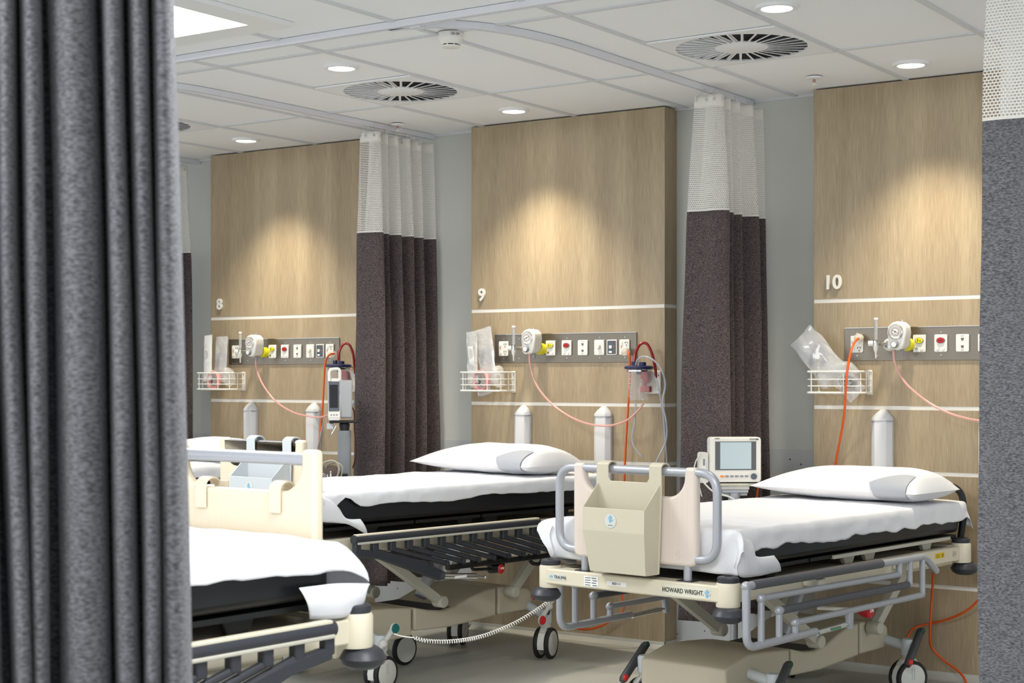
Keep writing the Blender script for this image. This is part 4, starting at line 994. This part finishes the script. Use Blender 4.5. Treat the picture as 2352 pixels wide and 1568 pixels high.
# sheets
def sheet(label, P, psi, zt, ds, df, dh, seed, curl=(None, None), xfl=(0, 0), ears=(), hw=.405, y0=.058, y1=1.872, notch=None):
    """cloth over the mattress: sides and head hang down, the foot end hangs behind the footboard and bulges out at the
    corners along the given (y, dz) curls; ears are the loose corner flaps lying against the side"""
    R0 = .030
    def axis(lo, hi, n, m):
        return [lo-(1-i/m) for i in range(m)] + [lo+(hi-lo)*i/n for i in range(n+1)] + [hi+(i+1)/m for i in range(m)]
    US = axis(-hw, hw, 36, 12); VS = axis(y0, y1, 66, 14); vs = []
    curves = [[(y0, 0), (y0-.022, -.02), (y0-.026, -.09), (y0-.022, -df)] if c is None else [(y0, 0)]+list(c) for c in curl]
    def at_curve(c, t):
        f = t*(len(c)-1); i = min(int(f), len(c)-2); g = f-i
        p = [Vector((*c[max(0, min(len(c)-1, i+k))], 0)) for k in (-1, 0, 1, 2)]
        q = .5*((2*p[1])+(p[2]-p[0])*g+(2*p[0]-5*p[1]+4*p[2]-p[3])*g*g+(3*p[1]-p[0]-3*p[2]+p[3])*g**3); return q.x, q.y
    mid = [(y0, 0), (y0-.020, -.02), (y0-.024, -.09), (y0-.020, -df)]
    for V in VS:
        for U in US:
            bx = max(-hw, min(hw, U)); by = max(y0, min(y1, V)); ox = U-bx; oy = V-by
            w = noise.noise(Vector((by*3.3+seed, bx*2+seed, 0))); w2 = noise.noise(Vector((by*12+seed, seed*2, 3)))
            dsl = ds*(1+.20*w+.12*w2)
            if notch and ox > 0: dsl *= 1-.55*math.exp(-((by-notch)/.05)**2)
            hem = abs(ox)*dsl
            a = min(hem/R0, PI/2); out = R0*math.sin(a)*.5; dn = R0*(1-math.cos(a))+max(0, hem-R0*PI/2)
            out += .006*noise.noise(Vector((by*15+seed, ox*2, seed)))*abs(ox)+.07*max(0, hem-R0)
            crease = .0035*noise.noise(Vector((by*7+seed, bx*9, seed)))+.0022*noise.noise(Vector((by*22, bx*16+seed, 1)))
            z = zt+crease+.005*(1-min(1, (abs(bx)/hw)**4)); x = bx; y = by
            if oy >= 0 and ox == 0 and oy > 0:
                h = oy*dh*(1+.1*w); a = min(h/R0, PI/2); y += R0*math.sin(a)*.5+.15*h; z -= R0*(1-math.cos(a))+max(0, h-R0*PI/2)
            elif oy > 0:
                oxx, oyy = hem, oy*dh; r = (abs(oxx)**3+abs(oyy)**3)**(1/3); rh = math.hypot(oxx, oyy) or 1
                k = r*.35; x += math.copysign(oxx/rh*k, ox); y += oyy/rh*k; z -= r*.93
            elif oy < 0:
                t = -oy; m_ = at_curve(mid, t); c_ = at_curve(curves[0 if bx < 0 else 1], t)
                q = max(0, min(1, (abs(bx)-.295)/.095)); q = q*q*(3-2*q)
                y = m_[0]*(1-q)+c_[0]*q; z += m_[1]*(1-q)+c_[1]*q + .004*w2*t
                g = max(0, 1-1.9*t); x += (math.copysign((out+.01)*g+.010*min(1, t*3), ox) if ox else 0) + math.copysign(xfl[0 if bx < 0 else 1]*q*math.sin(min(1, t*1.25)*PI*.85), bx); z -= dn*g
            else:
                x += math.copysign(out, ox) if ox else 0; z -= dn
            vs.append((x, y, z))
    n = len(US); fs = [(j*n+i, j*n+i+1, (j+1)*n+i+1, (j+1)*n+i) for j in range(len(VS)-1) for i in range(n-1)]
    for sg, A, B in ears:
        a_ = [(y, z) for y, z in A]; b_ = [(y, z) for y, z in B]; o = len(vs); nu, nv = 24, 8
        for j in range(nv+1):
            for i in range(nu+1):
                pa, pb = at_curve(a_, i/nu), at_curve(b_, i/nu); v = j/nv
                yy_, z = pa[0]*(1-v)+pb[0]*v, pa[1]*(1-v)+pb[1]*v
                vs.append((sg*(hw+.017+.010*math.sin(v*PI)+.006*noise.noise(Vector((yy_*14, z*14, seed)))+.012*(i/nu)), yy_, z))
        for j in range(nv):
            for i in range(nu): fs.append((o+j*(nu+1)+i, o+j*(nu+1)+i+1, o+(j+1)*(nu+1)+i+1, o+(j+1)*(nu+1)+i))
    o = MB().add(vs, fs, SHEET).build('bed_sheet', ang=70)
    o.location = (P[0], P[1], 0); o.rotation_euler = (0, 0, R(psi))
    k = o.modifiers.new('thickness', 'SOLIDIFY'); k.thickness = .0018; k.offset = 1
    return tag(o, label, 'bed sheet', 'white bed sheets')
sheet('white sheet on the right bed with corners hanging loose', (-2.97, 5.16), -7.1, .821, .095, .16, .12, 3,
      curl=([(.040, -.012), (.030, -.035), (.028, -.075), (.032, -.125), (.05, -.158)], [(.040, -.015), (.030, -.05), (.026, -.09), (.028, -.125), (.034, -.158)]), xfl=(.085, .035),
      ears=[(1, [(.020, .700), (.035, .680), (.065, .656), (.19, .652), (.312, .657)], [(.024, .80), (.07, .805), (.136, .772), (.150, .724), (.262, .718)]),
            (-1, [(.02, .715), (.03, .69), (.04, .668), (.11, .64), (.186, .625)], [(.02, .79), (.05, .79), (.09, .78), (.16, .74), (.24, .70)])])
sheet('white sheet on the middle bed exposing the black mattress edge', (-4.80, 5.036), -9., .886, .078, .15, .12, 8,
      curl=(None, [(.01, -.02), (-.03, -.05), (-.04, -.09), (-.02, -.115), (.03, -.125)]),
      ears=[(1, [(-.052, .795), (.04, .772), (.112, .764), (.184, .75), (.280, .700)], [(-.03, .885), (.05, .875), (.122, .826), (.162, .779), (.237, .772)])], notch=.17)
sheet('white sheet on the bed in front of panel 8', (-6.86, 5.10), -6., .881, .08, .15, .12, 14)
sheet('white sheet on the near blurred bed with a folded corner', (-2.99, 3.107), 176., .961, .082, .18, .12, 21,
      curl=([(.0, -.045), (-.036, -.089), (-.036, -.121), (-.013, -.163), (.05, -.183)], None),
      ears=[(-1, [(-.034, .850), (-.013, .797), (.05, .778), (.12, .781), (.178, .788)], [(-.034, .852), (.02, .858), (.06, .862), (.11, .865), (.215, .867)])])

# pillows
def pillow(label, P, psi, lx, ly, z, w=.40, l=.20, h=.10, rot=0., flap=True, seed=0):
    t = thing('pillow', label, 'pillow', (P[0]+lx*math.cos(R(psi))-ly*math.sin(R(psi)), P[1]+lx*math.sin(R(psi))+ly*math.cos(R(psi)), z), R(psi)+rot, 'white pillows')
    n, m = 40, 28; vs = []; fs = []
    for sg in (1, -1):
        for j in range(m+1):
            for i in range(n+1):
                a, b_ = -1+2*i/n, -1+2*j/m
                e = max(0., (1-a*a))**.5 if (a < 0 or not flap) else max(0., (1-a**8))**.5
                q = max(0., 1-b_*b_)**.5
                th = (e*q)
                x = w*a*(1-.07*(1-abs(b_)**2)*(a < 0 or not flap)); y = l*b_*(1-.10*(1-abs(a)**2))
                zz_ = h*(.36+.74*th) if sg > 0 else h*(.36-.36*th)
                zz_ += .004*noise.noise(Vector((a*4+seed, b_*3, sg)))*th
                vs.append((x, y, zz_))
        o = 0 if sg > 0 else (n+1)*(m+1)
        for j in range(m):
            for i in range(n):
                f = (o+j*(n+1)+i, o+j*(n+1)+i+1, o+(j+1)*(n+1)+i+1, o+(j+1)*(n+1)+i)
                fs.append(f if sg > 0 else f[::-1])
    MB().add(vs, fs, PILL).build('pillowcase', t, ang=70)
    if flap:
        # grey ticking showing where the pillowcase is open, on the side facing the room
        vs = []; fs = []
        for j in range(11):
            for i in range(15):
                u, v = i/14, j/10
                if v < .4: b_ = -.72-.28*(v/.4)**.5; up = False
                else: b_ = -1+((v-.4)/.6)**2*(.08+.42*u); up = True
                x = w*(.44+.45*u+.09*(1-u)*(1-v))
                q = max(0., 1-b_*b_)**.5; e = max(0., (1-abs(x/w)**8))**.5
                z_ = h*(.36+.74*e*q)+.003 if up else h*(.36-.36*e*q)-.001
                vs.append((x, l*b_*(1-.10*(1-(x/w)**2))-.005, max(.002, z_)))
        for j in range(10):
            for i in range(14): fs.append((j*15+i, j*15+i+1, (j+1)*15+i+1, (j+1)*15+i))
        MB().add(vs, fs, GREYIN).build('grey_ticking', t, ang=70)
    return t
pillow('plump white pillow on the right bed with grey end showing', (-2.97, 5.16), -7.1, .01, 1.60, .829, .41, .21, .135, seed=1)
pillow('white pillow on the middle bed', (-4.80, 5.036), -9., -.045, 1.56, .893, .41, .21, .135, seed=6)
pillow('white pillow at the far left on the bed of bay 8', (-6.86, 5.10), -6., .02, 1.62, .888, .40, .21, .125, flap=False, seed=9)

# ------------------------------------------------------------------ patient monitor on its stand
pm = at(1687, 1100, d=7.27); ang = YAW+R(4)
t = thing('patient_monitor', 'white patient monitor with a pale screen on a pole by the curtain', 'patient monitor', (pm.x, pm.y, .885), ang)
T = Matrix.Translation((0, 0, 0))
MB().rbox((0, .012, .112), (.236, .075, .205), .014, DEVICE, axis='Y').build('casing', t, bevel=.007, seg=3)
sc = MB().box((0, -.0262, .130), (.188, .002, .130), M('bezel_grey', (92, 94, 96), .4)).build('screen_bezel', t)
MB().box((.0, -.0278, .131), (.143, .0015, .122), SCREEN).build('screen', sc)
p = MB().box((0, -.0262, .036), (.218, .002, .05), DEVICE).build('button_panel', t)
for k in range(6): MB().rbox((-.063+k*.0225, -.0285, .037), (.0165, .003, .0085), .003, M('button_orange', (240, 140, 40), .5) if k == 0 else GREYS, axis='Y').build('button', p)
MB().lathe([(0, -.012), (.013, -.012), (.0145, 0)], DGREY, n=26, axis='Y', c=(.083, -.0265, .036), cap=False).build('control_knob', p)
text('EDAN', .0105, INK, 'lettering', t, (.078, -.0268, .205)); MB().box((.099, -.0268, .205), (.012, .0008, .007), DGREY).build('model_mark', t)
b = MB().box((-.085, -.0268, .208), (.022, .001, .003), INK).build('alarm_mark', t)
MB().box((.1195, .02, .11), (.004, .045, .14), HUB).box((.1225, .02, .13), (.004, .03, .03), GREYS).box((.1225, .02, .085), (.004, .034, .045), BLACKP).build('side_modules', t, bevel=.002)
MB().rbox((-.142, .02, .075), (.042, .05, .14), .01, DEVICE, axis='Y').box((-.142, -.006, .09), (.02, .002, .05), PAPER).box((-.142, -.0075, .10), (.010, .001, .03), GREYS).build('module_box', t, bevel=.004)
MB().box((0, .01, -.002), (.20, .08, .012), LINK).box((0, .01, -.016), (.13, .06, .018), HUB).build('mount_plate', t, bevel=.003)
mon = t
st = thing('monitor_stand', 'silver rolling pole stand carrying the patient monitor', 'stand', (pm.x, pm.y, 0), ang)
MB().tube([(0, .01, .06), (0, .01, .815)], .018, SILVER, n=20).lathe([(.027, 0), (.027, .055), (.022, .06)], SILVER, n=22, c=(0, .01, .79)).build('pole', st)
MB().tube([(-.06, .01, .838), (.06, .01, .838)], .008, HUB, n=12).box((0, .01, .853), (.12, .06, .012), SILVER).build('tilt_bracket', st)
b = MB()
for k in range(5):
    a = k*2*PI/5+.3; b.tube([(0, .01, .075), (.12*math.cos(a), .01+.12*math.sin(a), .06)], [.02, .014], SILVER)
b.build('foot_star', st)
for k in range(5):
    a = k*2*PI/5+.3; MB().lathe([(0, -.012), (.030, -.012), (.030, .012), (0, .012)], TYRE, n=20, axis='Y', c=(.12*math.cos(a), .01+.12*math.sin(a), .030), cap=False).build('caster', st)
m1 = wire('monitor_cable', 'grey cable curling from the monitor down behind the bed', 'cable', [at(1612, 1103, d=7.2), at(1640, 1130, d=7.18), at(1680, 1143, d=7.17), at(1700, 1165, d=7.17), at(1695, 1185, d=7.18)], .004, HUB)
m2 = wire('monitor_cable', 'thin grey cable looping left of the monitor', 'cable', [at(1610, 1040, d=7.25), at(1598, 1060, d=7.25), at(1594, 1085, d=7.25), at(1604, 1110, d=7.25), at(1612, 1140, d=7.25)], .003, HUB)
m3 = wire('power_cord', 'orange cord hanging under the monitor', 'cable', [at(1741, 1112, d=7.33), at(1738, 1140, d=7.35), at(1732, 1170, d=7.35), at(1720, 1240, d=7.37)], .0045, ORANGE)

for o in (m1, m2, m3): adopt(o, mon)

# ------------------------------------------------------------------ vital signs unit on its stand in bay 8
pv = at(782, 1000, d=8.3); ang = YAW+R(9)
t = thing('vital_signs_unit', 'white and grey vital signs unit with a dark screen on a stand', 'vital signs monitor', (pv.x, pv.y, 1.150), ang)
th = Matrix.Rotation(R(-8), 4, 'X')
MB().prism([(-.04, .01), (-.05, .16), (-.04, .21), (.075, .17), (.085, .01)], .075, M('unit_grey', (164, 166, 168), .4), axis='X', c=(.022, 0, 0)).build('grey_housing', t, bevel=.008)
MB().rbox((-.035, -.052, .10), (.062, .03, .22), .010, DEVICE, axis='Y', T=th).build('front_casing', t, bevel=.004)
MB().rbox((-.036, -.069, .115), (.056, .004, .155), .004, DGREY, axis='Y', T=th).build('screen_bezel', t)
MB().box((-.037, -.0718, .115), (.042, .002, .12), SCREENOFF, T=th).build('screen', t)
MB().box((-.036, -.068, .018), (.058, .006, .03), DEVICE, T=th).box((-.05, -.072, .018), (.008, .002, .008), GREYS, T=th).box((-.036, -.072, .018), (.008, .002, .008), GREYS, T=th).box((-.022, -.072, .018), (.008, .002, .008), GREYS, T=th).build('keypad', t, bevel=.001)
MB().tube(bend([(-.060, -.045, .20), (-.060, -.03, .262), (-.005, -.03, .268), (-.005, -.03, .20)], .02), .0085, DEVICE, n=12).build('carry_handle', t)
st = thing('vital_signs_stand', 'grey column stand with black tray under the vital signs unit', 'stand', (pv.x, pv.y, 0), ang)
MB().prism([(-.06, -.06), (.085, -.05), (.10, .07), (-.05, .07)], .012, BLACKP, axis='Z', c=(0, 0, 1.141)).build('tray', st, bevel=.003)
MB().lathe([(.024, 0), (.028, .03), (.024, .04)], BLACKP, n=20, c=(.02, 0, 1.095)).build('neck', st)
MB().rbox((.02, 0, .60), (.070, .07, .99), .025, COLUMN, axis='Z').build('column', st)
MB().box((-.01, -.02, .80), (.10, .10, .07), BLACKP).box((-.02, -.06, .85), (.11, .012, .05), BLACKP).build('cable_basket', st, bevel=.01)
b = MB()
for k in range(5):
    a = k*2*PI/5; b.tube([(.02, 0, .11), (.02+.22*math.cos(a), .22*math.sin(a), .07)], [.03, .018], COLUMN)
b.build('foot_star', st)
for k in range(5):
    a = k*2*PI/5; MB().lathe([(0, -.012), (.032, -.012), (.032, .012), (0, .012)], TYRE, n=20, axis='Y', c=(.02+.22*math.cos(a), .22*math.sin(a), .032), cap=False).build('caster', st)
MB().box((-.055, -.02, 1.118), (.035, .03, .032), GREYP).build('probe_holder', st, bevel=.003)
# cuff and hoses
pc = at(757, 1088, d=8.22)
t = thing('pressure_cuff', 'brown blood pressure cuff with white print in the stand basket', 'blood pressure cuff', (pc.x, pc.y, pc.z), ang)
MB().ball((0, 0, 0), (.058, .035, .048), MRED, n=24, e=.8).build('cuff', t)
b = MB().tube([(-.012, -.036, -.02), (-.012, -.0365, .0)], .003, PAPER); b.ball((-.012+.016, -.037, .012), (.004, .002, .005), PAPER).box((.004, -.036, -.006), (.008, .003, .022), PAPER)
for k in range(3): b.box((-.035+.006*k, -.032, .018-.008*k), (.022, .003, .0025), PAPER, Matrix.Rotation(R(-25), 4, 'Y'))
b.build('cuff_print', t)
wire('cuff_hose', 'grey looped hose around the brown cuff', 'hose', [at(735, 1075, d=8.18), at(745, 1062, d=8.17), at(765, 1058, d=8.16), at(777, 1068, d=8.16), at(777, 1088, d=8.16), at(766, 1105, d=8.17), at(750, 1112, d=8.18)], .0055, M('hose_beige', (168, 164, 150), .4))
wire('cuff_hose', 'second grey hose loop nearest the stand column', 'hose', [at(740, 1090, d=8.2), at(752, 1068, d=8.19), at(772, 1062, d=8.18), at(786, 1072, d=8.18), at(784, 1092, d=8.18), at(776, 1108, d=8.18)], .0045, M('hose_beige', (168, 164, 150), .4))
wire('sensor_cable', 'grey cable running down left of the column stand', 'cable', [at(744, 962, d=8.25), at(738, 990, d=8.22), at(731, 1022, d=8.2), at(726, 1050, d=8.18)], .0035, COLUMN)
wire('sensor_cable', 'thin dark cable running down right of the column stand', 'cable', [at(803, 928, d=8.45), at(813, 945, d=8.45), at(814, 985, d=8.45), at(818, 1040, d=8.45), at(810, 1075, d=8.45)], .0035, M('dark_red_cable', (82, 22, 18), .4))
wire('thermometer_probe', 'thin silver probe hanging beside the column stand', 'probe', [at(772, 978, d=8.2), at(762, 996, d=8.19), at(757, 1003, d=8.18)], .003, CHROME)

# ------------------------------------------------------------------ coiled cords at the middle bed
def coil(label, pts, r, pitch, wr, mat, name='coiled_cord'):
    P = smooth(pts, 30); L = 0; out = []; cum = [0]
    for i in range(1, len(P)): cum.append(cum[-1]+(P[i]-P[i-1]).length)
    tot = cum[-1]; n = int(tot/pitch*9); j = 0
    for k in range(n+1):
        s = tot*k/n
        while j < len(P)-2 and cum[j+1] < s: j += 1
        f = (s-cum[j])/max(1e-9, cum[j+1]-cum[j]); p = P[j].lerp(P[j+1], f); t_ = (P[j+1]-P[j]).normalized()
        a = t_.cross(Vector((0, 0, 1))).normalized(); b_ = t_.cross(a); th = 2*PI*s/pitch
        out.append(p+a*r*math.cos(th)+b_*r*math.sin(th))
    o = MB().tube(out, wr, mat, n=5).build(name); return tag(o, label, 'coiled cord')
c1 = coil('white coiled cord drooping along the base of the middle bed', [at(952, 1464, d=6.75), at(985, 1472, d=6.75), at(1045, 1472, d=6.8), at(1110, 1460, d=6.88), at(1180, 1432, d=6.95), at(1240, 1396, d=7.0), at(1275, 1368, d=7.05)], .0078, .0112, .0021, WHITE)
c2 = wire('cord_tail', 'plain white end of the coiled cord at the pedal', 'cord', [at(905, 1455, d=6.75), at(925, 1461, d=6.75), at(952, 1464, d=6.75)], .003, WHITE)
c3 = coil('red coiled cord hanging left of the right bed', [at(1256, 1300, d=7.3), at(1250, 1330, d=7.3), at(1238, 1352, d=7.3), at(1222, 1374, d=7.3)], .011, .009, .003, RED)
for o in (c1, c2, c3): adopt(o, b9)
